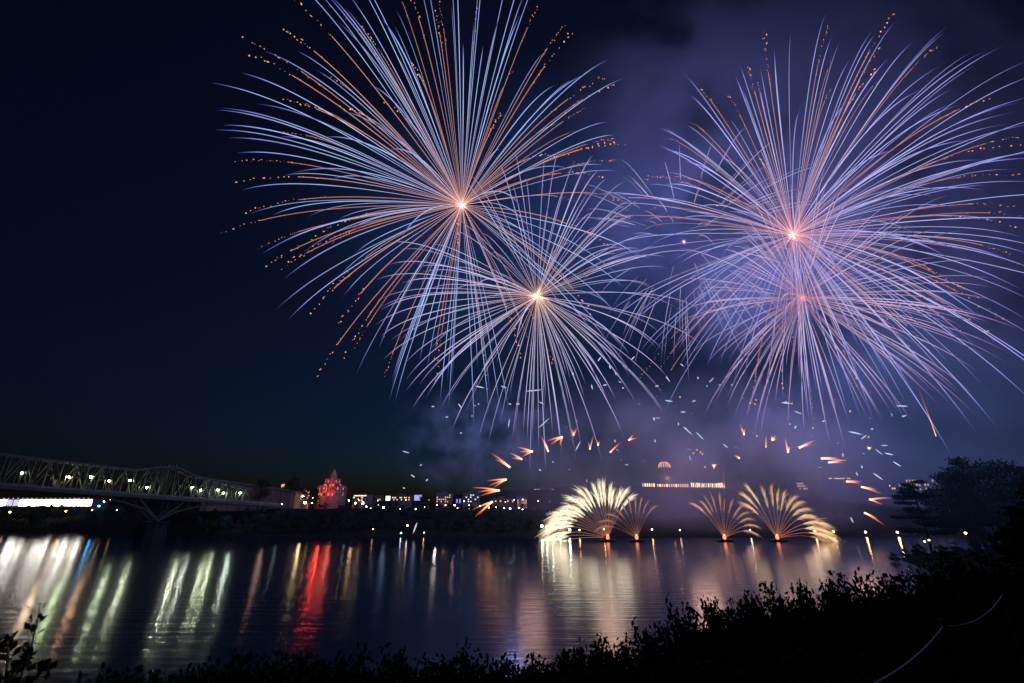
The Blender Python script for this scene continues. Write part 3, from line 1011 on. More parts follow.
def spark_trail(c, tip, stops, rng, rad, drop, k, s0, bright):
    g = Vector((0, 0, -drop))
    n = 20
    fl = 1.0
    pts, cols, rr = [], [], []
    for i in range(n + 1):
        s = lerp(s0, 1.0, i / n)
        pts.append((tip - c - g) * e_of(s, k) + g * s * s)
        cc = ramp(stops, s)
        fl = .5 * fl + .5 * rng.uniform(.72, 1.28)
        cols.append(jitter(cc, rng, bright * fl))
        end = min(1.0, (1 - s) / .16)
        beg = 1.0 if s0 == 0 else min(1.0, (s - s0) / .06 + .3)
        rr.append(rad * (.25 + .75 * end) * beg * (.22 + .78 * min(1.0, s / .42)))
    return MB().tube(pts, rr, cols, n=4)

def ember_trail(c, tip, rng, rad, drop, k, bright):
    g = Vector((0, 0, -drop))
    mb = MB()
    s_end = rng.uniform(.62, .82)
    n = 13
    def P(s): return (tip - c - g) * e_of(s, k) + g * s * s
    pts = [P(s_end * i / n) for i in range(n + 1)]
    cols = [jitter(ramp(EMBER, s_end * i / n), rng, bright) for i in range(n + 1)]
    rr = [rad * (.95 - .35 * i / n) * (.22 + .78 * min(1.0, i / n / .5)) for i in range(n + 1)]
    mb.tube(pts, rr, cols, n=4)
    s = s_end - .12
    gap = 0
    while s < 1.0:
        w = (s - s_end + .15) / .45
        j = Vector((rng.gauss(0, 1), rng.gauss(0, 1), rng.gauss(0, 1))) * (.5 + 1.2 * max(0, w)) * rad
        b = rng.uniform(.55, 1.15) * bright
        rb = rad * rng.uniform(.45, 1.25) * (.8 + .35 * max(0, min(1, w)))
        cb = (1.15 * b, .46 * b, .22 * b)
        if rng.random() < .55:
            dv = (P(min(1.02, s + .01)) - P(s)).normalized() * rb * rng.uniform(1.2, 4.5)
            jj = Vector((rng.gauss(0, 1), rng.gauss(0, 1), rng.gauss(0, 1))) * rb * .5
            mb.tube([P(s) + j - dv * .5, P(s) + j + jj * .3, P(s) + j + dv * .5 + jj], [rb * .35, rb * .75, rb * .3], [tuple(x * .5 for x in cb), cb, tuple(x * .7 for x in cb)], n=5)
        else:
            mb.ball(P(s) + j, rb, cb, seg=5, rings=4)
        s += rng.uniform(.006, .026) * (1.0 + 1.2 * max(0, w))
        if rng.random() < .06: s += .03
    return mb

def burst(name, label, c_px, Y, Rpx, tips_b, tips_o, n_fill, n_fill_o, stops, rad, seed, core_r, core_col, drop_f=.15, k=1.5, s0=0.0, bright=1.0, light=None, light_col=(1, 1, 1), skip=None):
    rad = rad * .60
    rng = random.Random(seed)
    c = at(c_px[0], c_px[1], Y)
    u = mpp(c_px[0], c_px[1], Y)
    Rm = Rpx * u
    rad = rad * u
    t = thing(name, label, 'firework', c)
    blue, orange = [], []
    for px, py in tips_b:
        blue.append(tip_at(px, py, c, Rm, rng))
    for px, py in tips_o:
        orange.append(tip_at(px, py, c, Rm, rng))
    def rnd():
        while True:
            v = Vector((rng.gauss(0, 1), rng.gauss(0, 1), rng.gauss(0, 1))).normalized()
            if skip is None or not skip(v):
                return c + v * Rm * rng.uniform(.80, 1.03) + Vector((0, 0, -drop_f * Rm))
    for _ in range(n_fill): blue.append(rnd())
    for _ in range(n_fill_o): orange.append(rnd())
    def ap(p): return (p - c).cross(ray(*c_px).normalized()).length
    blue.sort(key=lambda p: -ap(p))
    rest = MB()
    for i, tip in enumerate(blue):
        ln = (tip - c).length / Rm
        if s0 > 0:
            ss_ = s0 * rng.uniform(.8, 1.25)
        else:
            ss_ = 0.0
        mb = spark_trail(c, tip, stops, rng, rad * rng.uniform(.75, 1.25), drop_f * Rm * ln * ln, k, ss_, bright * rng.uniform(.60, 1.15))
        if i < 100:
            mb.build('spark_trail', M['trail'], t)
        else:
            off = len(rest.v)
            rest.v += mb.v; rest.c += mb.c
            rest.f += [tuple(q + off for q in f) for f in mb.f]
    if rest.v:
        tag(rest.build('spark_trail', M['trail'], t), kind='stuff')
    for tip in orange:
        ln = (tip - c).length / Rm
        o = ember_trail(c, tip, rng, rad * rng.uniform(1.2, 1.65), drop_f * Rm * ln * ln, k, bright * rng.uniform(.85, 1.3)).build('ember_trail', M['trail'], t)
        o['label'] = 'orange trail breaking into glowing beads'
    if core_r > 0:
        co = MB().ball(Vector((0, 0, 0)), core_r * .42 * u, core_col, seg=10, rings=8)
        for q in range(34):
            v = Vector((rng.gauss(0, 1), rng.gauss(0, 1), rng.gauss(0, 1))).normalized()
            l_ = core_r * u * rng.uniform(1.0, 3.6)
            w_ = rng.uniform(.25, .8)
            cc = tuple(x * w_ for x in core_col)
            co.tube([v * l_ * .1, v * l_ * .5, v * l_], [.22 * u, .26 * u, .05 * u], [cc, tuple(x * .55 for x in cc), tuple(x * y for x, y in zip(cc, (.22, .10, .08)))], n=4)
        co.build('core', M['flame'], t, smooth=True)
    if light:
        # the sparks shine all along their paths: light from the heart and from points through the shell
        point_light('burst_light', c, light * .12, light_col, 6.0)
        for q in range(8):
            an = q * 2.399963
            zz_ = 1 - 2 * (q + .5) / 8
            rr_ = math.sqrt(1 - zz_ * zz_)
            point_light('burst_light', c + Vector((rr_ * math.cos(an), rr_ * math.sin(an), zz_)) * Rm * .72, light * .11, light_col, 8.0)
    return t

B1b = [(290, -25), (312, -14), (322, -10), (265, 51), (297, 51), (242, 73), (212, 83), (222, 108), (258, 104), (340, 111), (218, 110), (224, 125), (216, 130), (237, 153), (242, 190), (280, 137), (293, 173), (333, 179), (325, 137), (250, 214), (273, 215), (308, 217), (263, 253), (267, 251), (284, 279), (304, 252), (277, 309), (288, 320), (340, 276), (343, 297), (379, 348), (392, 380), (396, 397), (411, 345), (440, 402), (452, 382), (500, 412),
       (345, -40), (352, -38), (396, 10), (415, -35), (424, -30), (450, -45), (456, -42), (484, -40), (480, -30), (512, -40), (499, 18), (527, -40), (520, 15), (371, 85), (338, 22), (330, -5), (540, -30), (544, 52), (555, 85), (572, 80), (583, 75), (609, 59), (558, 124), (609, 122), (618, 135), (607, 166), (572, 170), (592, 332), (607, 337), (345, 8), (520, 206), (463, 43), (524, -5), (500, 150), (530, 230), (560, 300), (575, 290), (388, 150), (400, 240)]
B1o = [(240, 38), (242, 52), (282, 29), (285, -8), (345, 17), (283, 100), (303, 104), (338, 106), (325, 75), (283, 133), (234, 162), (233, 183), (241, 214), (213, 237), (259, 249), (265, 267), (273, 275), (284, 267), (307, 242), (331, 244), (322, 299), (306, 318), (337, 326), (316, 378), (343, 359), (354, 350), (383, 340), (384, 378), (435, 385), (433, 367), (488, 390), (523, 362), (553, 363), (395, -15), (408, -12), (438, -8), (478, -6), (361, 27), (368, 47), (512, 70), (538, 7), (565, 25), (574, 33), (605, 78), (615, 85), (581, 131), (615, 140), (627, 145), (559, 157), (602, 178), (619, 200), (575, 203), (593, 315), (612, 250), (410, 60), (380, 100)]
burst('firework_burst', 'largest blue-white firework burst, upper left, with orange beaded trails', (462, 205), 360, 205, B1b, B1o, 40, 6, BLUE, .50, 21, 3.0, (2.2, 1.6, 1.4), .14, 1.5, light=800000, light_col=(.30, .38, 1.0))
B2 = [(376, 280), (381, 310), (379, 300), (375, 325), (406, 391), (412, 409), (420, 384), (440, 410), (452, 430), (465, 415), (478, 440), (488, 445), (514, 440), (527, 442), (533, 430), (545, 415), (553, 437), (570, 408), (600, 387), (609, 345), (629, 354), (620, 375), (630, 377), (668, 378), (664, 351), (680, 310), (660, 333), (515, 152), (545, 155), (558, 150), (593, 155), (599, 170), (608, 178), (567, 184), (526, 178), (626, 181), (632, 200), (642, 250), (648, 252), (668, 258), (595, 212), (470, 400), (500, 425), (430, 350), (400, 340), (470, 175), (500, 165), (576, 160), (585, 400), (640, 215), (655, 290), (388, 265), (400, 250), (660, 235)]
burst('firework_burst', 'lilac-white firework burst with a bright gold heart, centre, below the largest', (537, 296), 345, 152, B2, [], 95, 0, LILAC, .48, 22, 4.2, (2.6, 1.9, 1.1), .16, 1.7, light=500000, light_col=(.34, .36, 1.0))
B3b = [(690, 95), (658, 128), (665, 150), (740, 65), (759, 88), (791, 33), (825, 15), (832, 37), (872, 31), (876, 33), (895, 22), (913, 42), (947, 27), (944, 33), (940, 66), (972, 52), (983, 52), (1001, 47), (1030, 60), (1035, 75), (1030, 97), (1020, 102), (1011, 113), (1008, 124), (1040, 123), (1044, 152), (1042, 158), (1013, 170), (1044, 183), (984, 190), (1000, 222), (1046, 250), (1034, 256), (1048, 275), (1022, 290), (966, 318), (980, 350), (950, 365), (1030, 322),
       (686, 125), (682, 162), (665, 173), (646, 185), (640, 222), (645, 200), (684, 233), (672, 318), (673, 350), (680, 366), (707, 367), (720, 365), (734, 382), (744, 382), (768, 400), (783, 402), (808, 415), (850, 420), (857, 408), (818, 398), (760, 150), (800, 110), (850, 100), (900, 150), (940, 190), (930, 250), (720, 260), (730, 120), (775, 60), (850, 60), (920, 90), (960, 105), (970, 140), (985, 160), (890, 380), (915, 395)]
B3o = [(697, 85), (727, 93), (748, 67), (764, 33), (691, 122), (667, 138), (829, 25), (834, 56), (831, 90), (898, 9), (878, 68), (882, 78), (938, 46), (996, 96), (1022, 137), (1020, 144), (1021, 175), (1018, 208), (1036, 219), (1022, 228), (1012, 255), (1028, 268), (967, 291), (980, 300), (1008, 323), (996, 341), (933, 355), (920, 362), (645, 178), (670, 178), (643, 230), (647, 210), (697, 238), (752, 407), (773, 370), (782, 390), (795, 352), (816, 428), (858, 388), (860, 190), (720, 205), (760, 160)]
BLUE3 = [(p, (c[0] * 1.15, c[1] * .90, c[2])) for p, c in BLUE]
burst('firework_burst', 'wide blue firework burst at the right with orange beads and a pink-white heart', (793, 235), 365, 205, B3b, B3o, 95, 8, BLUE3, .46, 23, 3.4, (2.4, 1.5, 1.5), .14, 1.5, bright=.95, light=1500000, light_col=(.28, .34, 1.0))
B4 = [(1014, 356), (1005, 362), (992, 360), (978, 372), (974, 395), (952, 405), (940, 407), (913, 423), (892, 414), (1020, 330), (1000, 322), (985, 300), (960, 330), (880, 418), (868, 420), (850, 425), (838, 418), (826, 420), (812, 400), (790, 395), (775, 408), (765, 390), (745, 395), (730, 375), (715, 350), (700, 335), (690, 310), (695, 285), (720, 250), (745, 220), (860, 190), (900, 200), (940, 230), (980, 262), (1000, 280), (830, 180), (800, 190), (770, 200)]
burst('firework_burst', 'pink-lilac firework burst with a dull red heart, lower right', (802, 298), 350, 140, B4, [], 125, 0, PINK, .46, 24, 2.0, (.9, .25, .28), .15, 1.6, bright=.95, light=900000, light_col=(.32, .34, 1.0))
burst('firework_burst', 'fading hollow lilac burst between the left and right bursts', (684, 242), 372, 128, [], [], 92, 0, LILAC, .42, 25, 1.3, (.5, .28, .8), .16, 1.7, s0=.36, bright=.72, light=300000, light_col=(.32, .34, 1.0))

# ---------------------------------------------------------------- fireworks: fountains on barges
def fountain(px, py, fans, label, blabel, hot, light, seed, scale=1.0):
    rng = random.Random(seed)
    g = on_level(px, py, 0.0)
    u = mpp(px, py, g.y)
    b = thing('fireworks_barge', blabel, 'barge', (g.x, g.y, 0), 'fireworks barges')
    mb = MB()
    mb.v = [Vector(p) for p in ((-4.2, -2, -.5), (4.2, -2, -.5), (4.2, 2, -.5), (-4.2, 2, -.5), (-4.8, -2.3, .7), (4.8, -2.3, .7), (4.8, 2.3, .7), (-4.8, 2.3, .7))]
    mb.f = [(3, 2, 1, 0), (4, 5, 6, 7), (0, 1, 5, 4), (1, 2, 6, 5), (2, 3, 7, 6), (3, 0, 4, 7)]
    mb.build('hull', M['hull'], b)
    MB().box((-3.9, -1.7, .703), (3.9, 1.7, .82)).build('deck', M['rack'], b)
    rk = MB()
    for k in range(9):
        rk.lathe([(.2, .823), (.2, 1.5)], 8, (-2.0 + k * .5, 0, 0))
    rk.build('mortar_rack', M['rack'], b)
    base = Vector((g.x, g.y, 1.6))
    t = thing('spark_fountain', label, 'firework', base)
    MB().ball(Vector((0, 0, .5)), 1.1, (1.8, .50, .20), seg=10, rings=8, squash=1.2).ball(Vector((0, 0, 1.6)), .7, (2.6, 1.2, .6), seg=8, rings=6).build('flare', M['trail'], t, smooth=True)
    for (ang, ln, br, cone) in fans:
        L = ln * u
        a = R(ang)
        d = Vector((math.sin(a), rng.uniform(-.12, .12), math.cos(a))).normalized()
        drop = L * (.10 + .28 * abs(math.sin(a)))
        def P(s, d=d, L=L, drop=drop):
            e = e_of(s, .9)
            return d * L * e + Vector((0, 0, -drop * s * s))
        m = MB()
        n = 8
        pts = [P(.04 + .62 * i / n) for i in range(n + 1)]
        w0 = br * .30
        stem = [(lerp(.55, w0, min(1, i / 3)) , lerp(.18, w0 * .45, min(1, i / 3)), lerp(.10, w0 * .36, min(1, i / 3))) for i in range(n + 1)]
        m.tube(pts, [.30 * u * (.6 + .7 * i / n) for i in range(n + 1)], stem, n=4)
        ns = int(75 * cone * br) + 18
        for q in range(ns):
            s1 = rng.uniform(.40, .80)
            p0 = P(s1)
            tg = (P(s1 + .05) - P(s1)).normalized()
            jd = (tg + Vector((rng.gauss(0, 1), rng.gauss(0, 1), rng.gauss(0, 1))) * .12 * cone).normalized()
            sl = L * rng.uniform(.12, .34) * (1.0 if s1 < .65 else .9)
            col0 = tuple(x * br * rng.uniform(.55, 1.5) for x in hot[0])
            col1 = tuple(x * br * rng.uniform(.5, 1.0) for x in hot[1])
            pp = [p0, p0 + jd * sl * .5 + Vector((0, 0, -.02 * sl)), p0 + jd * sl + Vector((0, 0, -.12 * sl - drop * .12))]
            m.tube(pp, [.10 * u, .15 * u, .04 * u], [tuple(x * .8 for x in col0), col0, col1], n=3)
        for q in range(int(10 * cone)):
            s1 = rng.uniform(.75, 1.05)
            p0 = P(s1) + Vector((rng.gauss(0, 1), rng.gauss(0, 1), rng.gauss(0, 1))) * L * .07 * cone
            v = rng.uniform(.3, .9) * br
            m.ball(p0, .26 * u * rng.uniform(.6, 1.2), (hot[0][0] * v, hot[0][1] * v, hot[0][2] * v), seg=4, rings=3)
        m.build('jet', M['trail'], t)
    for q in range(5):
        ang, ln, br, cone = fans[int((q + .5) / 5 * len(fans))]
        a = R(ang)
        r_ = ln * u * .72
        point_light('fountain_light', (g.x + math.sin(a) * r_, g.y, max(4.0, math.cos(a) * r_)), light[0] / 5 * (1.5 if br > .9 else .8), light[1], light[4] * u * .42)
    return t
rr_ = random.Random(8)
f1 = [(-84 + 5.6 * k + rr_.uniform(-1.5, 1.5), lerp(74, 57, smooth(k / 13)) + rr_.uniform(-4, 4), lerp(1.15, .95, k / 20), 1.1 if k < 12 else .9) for k in range(21)]
fountain(608, 541, f1, 'brightest white-gold fountain of sparks, leaning left over the water', 'low fireworks barge under the brightest white-gold fountain', ((1.35, 1.15, .78), (.9, .78, .5)), (9000, (1, .84, .62), -40, 26, 20), 1)
f2 = [(a, l, .5, .55) for a, l in ((-58, 44), (-49, 44), (-38, 42), (-28, 41), (-17, 42), (-8, 43), (2, 41), (11, 43), (20, 43), (27, 42))]
fountain(637, 541, f2, 'smaller dull rose fountain of sparks beside the brightest one', 'low fireworks barge under the smaller dull rose fountain', ((.8, .40, .26), (.45, .19, .11)), (1600, (1, .55, .45), 0, 28, 12), 2)
f3 = [(-32, 52, .95, .5), (-24, 46, .7, .55), (-14, 46, .55, .55), (-7, 46, .5, .55), (1, 45, .55, .55), (10, 44, .5, .5), (17, 44, .5, .55), (27, 44, .55, .6), (36, 43, .5, .6), (45, 42, .6, .6), (54, 41, .75, .6), (65, 40, .85, .6), (8, 70, .28, .25)]
fountain(725, 541, f3, 'fan of pale rose spark jets, left one of the right-hand pair', 'low fireworks barge under the left fountain of the right-hand pair', ((.85, .44, .28), (.5, .22, .12)), (2000, (1, .55, .45), 0, 30, 13), 3)
f4 = [(-33, 52, .9, .85), (-27, 60, .95, .8), (-20, 64, 1.0, .7), (-5, 54, .65, .8), (1, 53, .65, .8), (9, 52, .7, .8), (17, 52, .7, .85), (25, 53, .75, .9), (33, 55, .75, .9), (42, 58, .8, .95), (50, 58, .95, .95), (58, 59, 1.1, 1.0), (66, 60, 1.15, 1.0), (73, 60, 1.2, 1.0), (79, 58, .55, 1.2)]
fountain(778, 541, f4, 'golden fountain of sparks arching right, right one of the right-hand pair', 'low fireworks barge under the golden fountain arching right', ((.98, .62, .34), (.62, .32, .15)), (4500, (1, .68, .48), 25, 28, 17), 4)

# ---------------------------------------------------------------- comets and drifting sparks
def comet(head, tails, label, Y=330, w=1.5, b=1.0, group='orange comets round the smoke'):
    h = at(head[0], head[1], Y)
    u = mpp(head[0], head[1], Y)
    rng = random.Random(int(head[0] * 31 + head[1]))
    m = MB()
    for (tx, ty) in tails:
        tp = at(tx, ty, Y + rng.uniform(-6, 6)) - h
        n = 7
        bend = Vector((0, 0, -.06 * tp.length))
        pts = [tp * (i / n) + bend * ((i / n) ** 2 - i / n) * 1.5 for i in range(n + 1)]
        cols = [tuple(x * b for x in ramp([(0, (1.0, .62, .30)), (.25, (.75, .30, .10)), (.6, (.36, .09, .03)), (1, (.03, .004, .002))], i / n)) for i in range(n + 1)]
        rad = [w * u * .5 * (.75 + .5 * math.sin(min(1, i / n * 2.2) * 1.57)) * (1 - .55 * i / n) for i in range(n + 1)]
        m.tube(pts, rad, cols, n=5)
    m.ball(Vector((0, 0, 0)), w * .62 * u, (.8 * b, .5 * b, .25 * b), seg=7, rings=5)
    o = m.build('falling_comet', M['flame'], None)
    o.location = h
    return tag(o, label, 'comet', group)
comet((509.5, 467), [(491, 453), (495, 459)], 'broad orange comet leaning up left, first above the forked pair', w=1.9)
comet((521.5, 459), [(510, 453), (512, 458)], 'short orange comet, second along the left arc', w=1.7)
comet((532, 451.5), [(517, 447), (519, 452), (522, 457)], 'feathered orange comet, third along the left arc', w=1.8)
comet((548, 451), [(541, 436), (544, 439)], 'steep orange comet pointing down, fourth along the left arc', w=1.7)
comet((562, 437), [(547, 441), (550, 445), (560, 446)], 'forked orange comet with its head up right, top of the left arc', w=1.7)
comet((573.5, 435), [(571, 428), (577, 428)], 'small red-orange comet right of the top of the left arc', w=1.6, b=.8)
comet((590, 449), [(594, 434), (588, 441)], 'thin upright red comet below the lilac burst', w=1.2, b=.7)
comet((598, 445), [(597, 440), (600, 441)], 'tiny red-orange comet beside the thin upright one', w=1.5, b=.7)
comet((610.5, 452), [(621, 442)], 'short slanted orange comet leaning up right', w=1.5, b=.85)
comet((629, 440), [(637, 438), (634, 434)], 'small orange comet with its tail to the right, left of the dark smoke column', w=1.5, b=.8)
comet((506, 479.5), [(487, 481), (489, 486), (493, 488)], 'orange forked comet over the skyline, upper of the three left forks', w=1.6)
comet((499, 490.5), [(472, 487.5), (477, 492), (480, 496)], 'long orange forked comet, middle of the three left forks', w=1.7)
comet((492, 502), [(472, 510), (475, 517), (479, 515)], 'orange forked comet drooping down left, lowest of the three left forks', w=1.8)
comet((744, 434.5), [(740, 424), (745, 428)], 'small red comet under the right bursts, leftmost there', w=1.3, b=.75)
comet((766, 447), [(766, 434)], 'thin upright red comet under the right bursts', w=1.1, b=.65)
comet((772.5, 440), [(776, 435), (771, 435), (777, 439)], 'small fiery orange comet shaped like a spark cluster', w=1.6, b=.8)
comet((788, 452), [(785, 438), (790, 446)], 'steep orange comet under the right bursts, beside the slanted one', w=1.6, b=.9)
comet((799.5, 447.5), [(816, 440), (813, 444)], 'orange comet with its tail up right, under the right bursts', w=1.8, b=.9)
comet((739, 458), [(734, 455)], 'tiny red-orange comet above the hall, right of the gold spark cluster', w=1.7, b=.8)
comet((714, 466), [(711, 464), (717, 464), (714, 470)], 'red-orange comet glow right of the lit dome', w=1.9, b=.8)
comet((869, 448.5), [(867, 446), (872, 447)], 'small gold comet near the white sparks at the right', w=1.7, b=.9)
comet((822, 458.5), [(846, 461), (838, 458)], 'long flat orange comet, upper of the overlapping pair', w=1.8, b=.95)
comet((829, 462.5), [(849, 460), (845, 463)], 'long flat orange comet, lower of the overlapping pair', w=1.5, b=.85)
comet((847, 481.5), [(863, 482), (861, 484)], 'flat orange comet left of the wide hazy block', w=1.7, b=.8)
comet((862, 487), [(882, 494), (878, 490)], 'orange comet falling left, right of the flat one', w=1.7, b=.9)
comet((870, 499.5), [(892, 498), (883, 505)], 'forked orange comet left of the pine', w=1.7, b=.9)
comet((865, 513), [(884, 525), (878, 519)], 'lowest orange comet at the right, above the amber lamps', w=1.7, b=.9)
comet((936, 436), [(917, 384), (927, 410)], 'long thin pale comet dropping at the far right below the bursts', w=.7, b=.45)

for px, py, pw in ((530, 455, 8000), (600, 445, 13000), (690, 462, 14000), (770, 446, 13000), (840, 470, 10000)):
    point_light('comet_light', at(px, py, 335), pw * 1.15, (1.0, .56, .44), 10.0)

def spark(px, py, dx, dy, w=1.5, warm=False, b=1.0, Y=335, label=None):
    p0, p1 = at(px - dx / 2, py - dy / 2, Y), at(px + dx / 2, py + dy / 2, Y)
    c = (p0 + p1) / 2
    u = mpp(px, py, Y)
    col = (1.0, .55, .25) if warm else (.62, .74, 1.0)
    col = tuple(x * b for x in col)
    d = p1 - p0
    if d.length < 1.6 * u:
        m = MB().ball(Vector((0, 0, 0)), w * .5 * u, col, seg=6, rings=5)
    else:
        m = MB().tube([p0 - c, (p0 - c) * .4, (p1 - c) * .4, p1 - c], [.10 * w * u, .5 * w * u, .42 * w * u, .06 * w * u], [col] * 4, n=5)
    o = m.build('drifting_spark', M['trail'], None)
    o.location = c
    if warm:
        return tag(o, label or 'tiny gold spark among the white sparks below the bursts', 'spark', 'gold sparks below the bursts')
    return tag(o, label or 'short cold white spark drifting in the smoke below the bursts', 'spark', 'white sparks drifting below the bursts')
SPK = [(480, 387, 9, 2), (504, 387, 6, 2), (534, 390.5, 16, -1.5), (460, 406, 3.5, 5), (433, 406.5, 3, 0), (447, 417, 3, 0), (475, 405.5, 1, 0), (478.5, 404, 1, 0), (510, 404, 3, .5), (518, 404, 4, 0), (541.5, 403, 5, 2.5), (509, 423, 1.5, -9), (544, 423, 11, -10), (461, 433, 2, 0), (472, 416, 1, 0), (599.5, 359, 3, -4.5), (610, 367, 1, 4), (615.5, 373, 2, 5), (633, 358, 3.5, -3.5), (668, 379, 4, 6), (682, 365, 3.5, 2.5), (573, 374, .5, 3), (605, 385, 4, -.5), (620, 382, 3, 1.5), (623, 388, 2, 0), (657, 386, 4, -1), (698, 378, .5, 2.5), (711.5, 380, 5, -5), (592, 387, 1, 5), (406, 452, 7, 2), (421, 465, 2, -1.5), (707, 386, 1, 0), (720, 385, 3, 0), (732, 385, 2, 1), (786, 403, 10, 1), (798, 412.5, 8, 3), (790, 424, 2, 0), (795.5, 427, 2, -3), (823.5, 421, 3, -1), (855.5, 433, 14, 3), (864, 437, 6, -4.5), (884.5, 445.5, 7, 0), (879, 452, 8, 6), (889, 454, 9, 2), (897, 464, 8, 5), (878, 476.5, 10, 7), (843, 455, .5, 4), (857, 474, 2, 4), (862, 467, .5, 3), (678.5, 424, .5, 3), (686, 429, 5, 4), (700, 436, 8, 8), (725.5, 446, 5, 4), (902, 406, 12, .5), (904, 416, 5, -1.5), (872, 429, 3, 0), (669, 401, 8, 1), (683, 412, 5, 0), (654, 419, 1, 4), (694, 401, 4, -1), (786, 402, 2, 0), (413, 476, 4, 2.5), (427, 480, 2, -2), (404, 488, 2, 1), (948, 470, 4, 0), (852, 520, 3, 6), (540, 470, 2, 2), (553, 462, 1, 0), (578, 446, 5, -10), (688, 431, 9, 8), (615, 441, .5, 3), (655, 441, 1, 3)]
for (x, y, dx, dy) in SPK:
    spark(x, y, dx, dy, w=1.25, b=random.Random(int(x * 7 + y)).uniform(.6, 1.05))
for x, y in ((693.5, 453), (697, 450), (700.5, 452), (702.5, 454), (705, 467), (757, 436), (792, 403.5), (680, 397), (750, 403), (755, 404), (868.5, 437), (742, 430), (813, 428), (850, 411), (756, 400), (783, 388)):
    spark(x, y, 1, 0, w=1.7, warm=True, b=.8)
rs = random.Random(41)
for k in range(34):
    x, y = rs.uniform(560, 905), rs.uniform(392, 486)
    L_ = rs.choice((0, 0, 2, 4, 6))
    a_ = rs.uniform(0, 3.14)
    spark(x, y, L_ * math.cos(a_), L_ * math.sin(a_), w=rs.uniform(.6, 1.05), b=rs.uniform(.25, .7))
for k in range(22):
    spark(rs.uniform(560, 880), rs.uniform(385, 470), 1, 0, w=rs.uniform(.7, 1.3), warm=True, b=rs.uniform(.3, .7))
spark(415, 528, -4, 11, w=1.6, b=.9, Y=330, label='blue-white spark falling onto the river left of the fountains')

# ---------------------------------------------------------------- headland trees
def broad(seed, h, rad, leaf, nc, per, mat, br):
    return make_tree_meshes(seed, h, rad, leaf, nc, per, mat, br)
hk = [broad(61, 30, (17, 13, 13), 1.15, 120, 190, M['leaf_b'], .9), broad(62, 26, (13, 11, 11), 1.1, 100, 180, M['leaf_b'], .8)]
def head_tree(px, py_top, Y, k, label):
    p = at(px, py_top, Y)
    z = near_z(p.x, Y)
    h = (30, 26)[k]
    s = (p.z - z) / h
    place_tree('broadleaf_tree', hk[k], (p.x, Y, z), s, px * .7, label)
head_tree(978, 463, 205, 0, 'tallest hazy broadleaf tree on the headland at the right')
head_tree(1012, 470, 190, 1, 'hazy broadleaf tree at the right frame edge, beside the tallest')
head_tree(952, 479, 214, 1, 'smaller hazy broadleaf tree between the pine and the tallest tree')
head_tree(1040, 474, 215, 0, 'hazy broadleaf tree mostly outside the right edge')

for px, py, Y in ((905, 549, 196), (918, 546, 192), (940, 545, 188), (955, 543, 186), (972, 541, 178), (990, 538, 172), (925, 552, 182), (948, 552, 176), (893, 553, 198)):
    p_ = at(px, py, Y)
    z_ = near_z(p_.x, Y)
    k_ = int(px) % 4
    place_tree('headland_bush', far_kinds[k_], (p_.x, Y, z_), (.5, .5, max(.2, (p_.z - z_) / (11, 14, 9, 12)[k_])), px, 'low dark bush along the tip of the headland', 'bushes on the headland', 'bush')

def pine(px, py_base, py_top, Y):
    rng = random.Random(77)
    b = at(px, py_base, Y)
    z = near_z(b.x, Y)
    h = at(px, py_top, Y).z - z
    t = thing('pine_tree', 'dark pine with flat layered branches at the tip of the headland', 'tree', (b.x, Y, z))
    MB().tube([Vector((0, 0, -.5)), Vector((.3, 0, h * .35)), Vector((-.2, 0, h * .7)), Vector((.1, 0, h))], [.55, .42, .28, .08], n=7).build('trunk', M['bark'], t)
    fol, limbs = MB(), MB()
    for k in range(30):
        f = rng.uniform(.22, .98)
        an = rng.uniform(0, 6.28)
        L = lerp(13.5, 3.0, max(0, (f - .3) / .7)) * rng.uniform(.65, 1.1) * (0.75 if f < .3 else 1)
        a = Vector((0, 0, h * f))
        e = a + Vector((math.cos(an) * L, math.sin(an) * L, rng.uniform(-.6, 1.5)))
        limbs.tube([a, a.lerp(e, .5) + Vector((0, 0, .5)), e], [.16, .11, .04], n=4)
        for q in range(int(L * 75)):
            s = rng.uniform(.25, 1.05)
            p = a.lerp(e, s) + Vector((rng.gauss(0, .9), rng.gauss(0, .9), abs(rng.gauss(0, .35))))
            leaf_quads(fol, p, .75, rng, up=.6)
    limbs.build('limbs', M['bark'], t)
    fol.build('crown', M['needle'], t)
pine(930, 546, 480, 204)
shrub_rng = random.Random(3)

# ---------------------------------------------------------------- near shrubs
def shrub_meshes(seed, h, w, leaf, n_stem, per):
    rng = random.Random(seed)
    fol, st = MB(), MB()
    for k in range(n_stem):
        an = rng.uniform(0, 6.28)
        r = w * math.sqrt(rng.random())
        hh = h * rng.uniform(.55, 1.08) * (1 - .35 * (r / w) ** 2)
        tip = Vector((math.cos(an) * r, math.sin(an) * r, hh))
        b = Vector((math.cos(an) * r * .25, math.sin(an) * r * .25, -.3))
        mid = b.lerp(tip, .55) + Vector((rng.gauss(0, .08), rng.gauss(0, .08), 0))
        st.tube([b, mid, tip], [.02, .013, .005], n=4)
        for q in range(per):
            s = rng.random() ** .6
            p = mid.lerp(tip, s) if s > .3 else b.lerp(mid, .4 + s * 2)
            sp = .05 + .20 * (1 - s)
            p = p + Vector((rng.gauss(0, sp), rng.gauss(0, sp), rng.gauss(0, sp)))
            leaf_quads(fol, p, leaf, rng, up=.5)
    return fol.mesh('foliage', M['leaf']), st.mesh('stems', M['bark'])
SHK = [shrub_meshes(31, 1.7, 1.3, .085, 80, 60), shrub_meshes(32, 1.5, 1.5, .09, 85, 58), shrub_meshes(33, 2.0, 1.1, .08, 75, 62), shrub_meshes(34, 1.6, 1.4, .10, 70, 52)]
SHH = [1.7, 1.5, 2.0, 1.6]
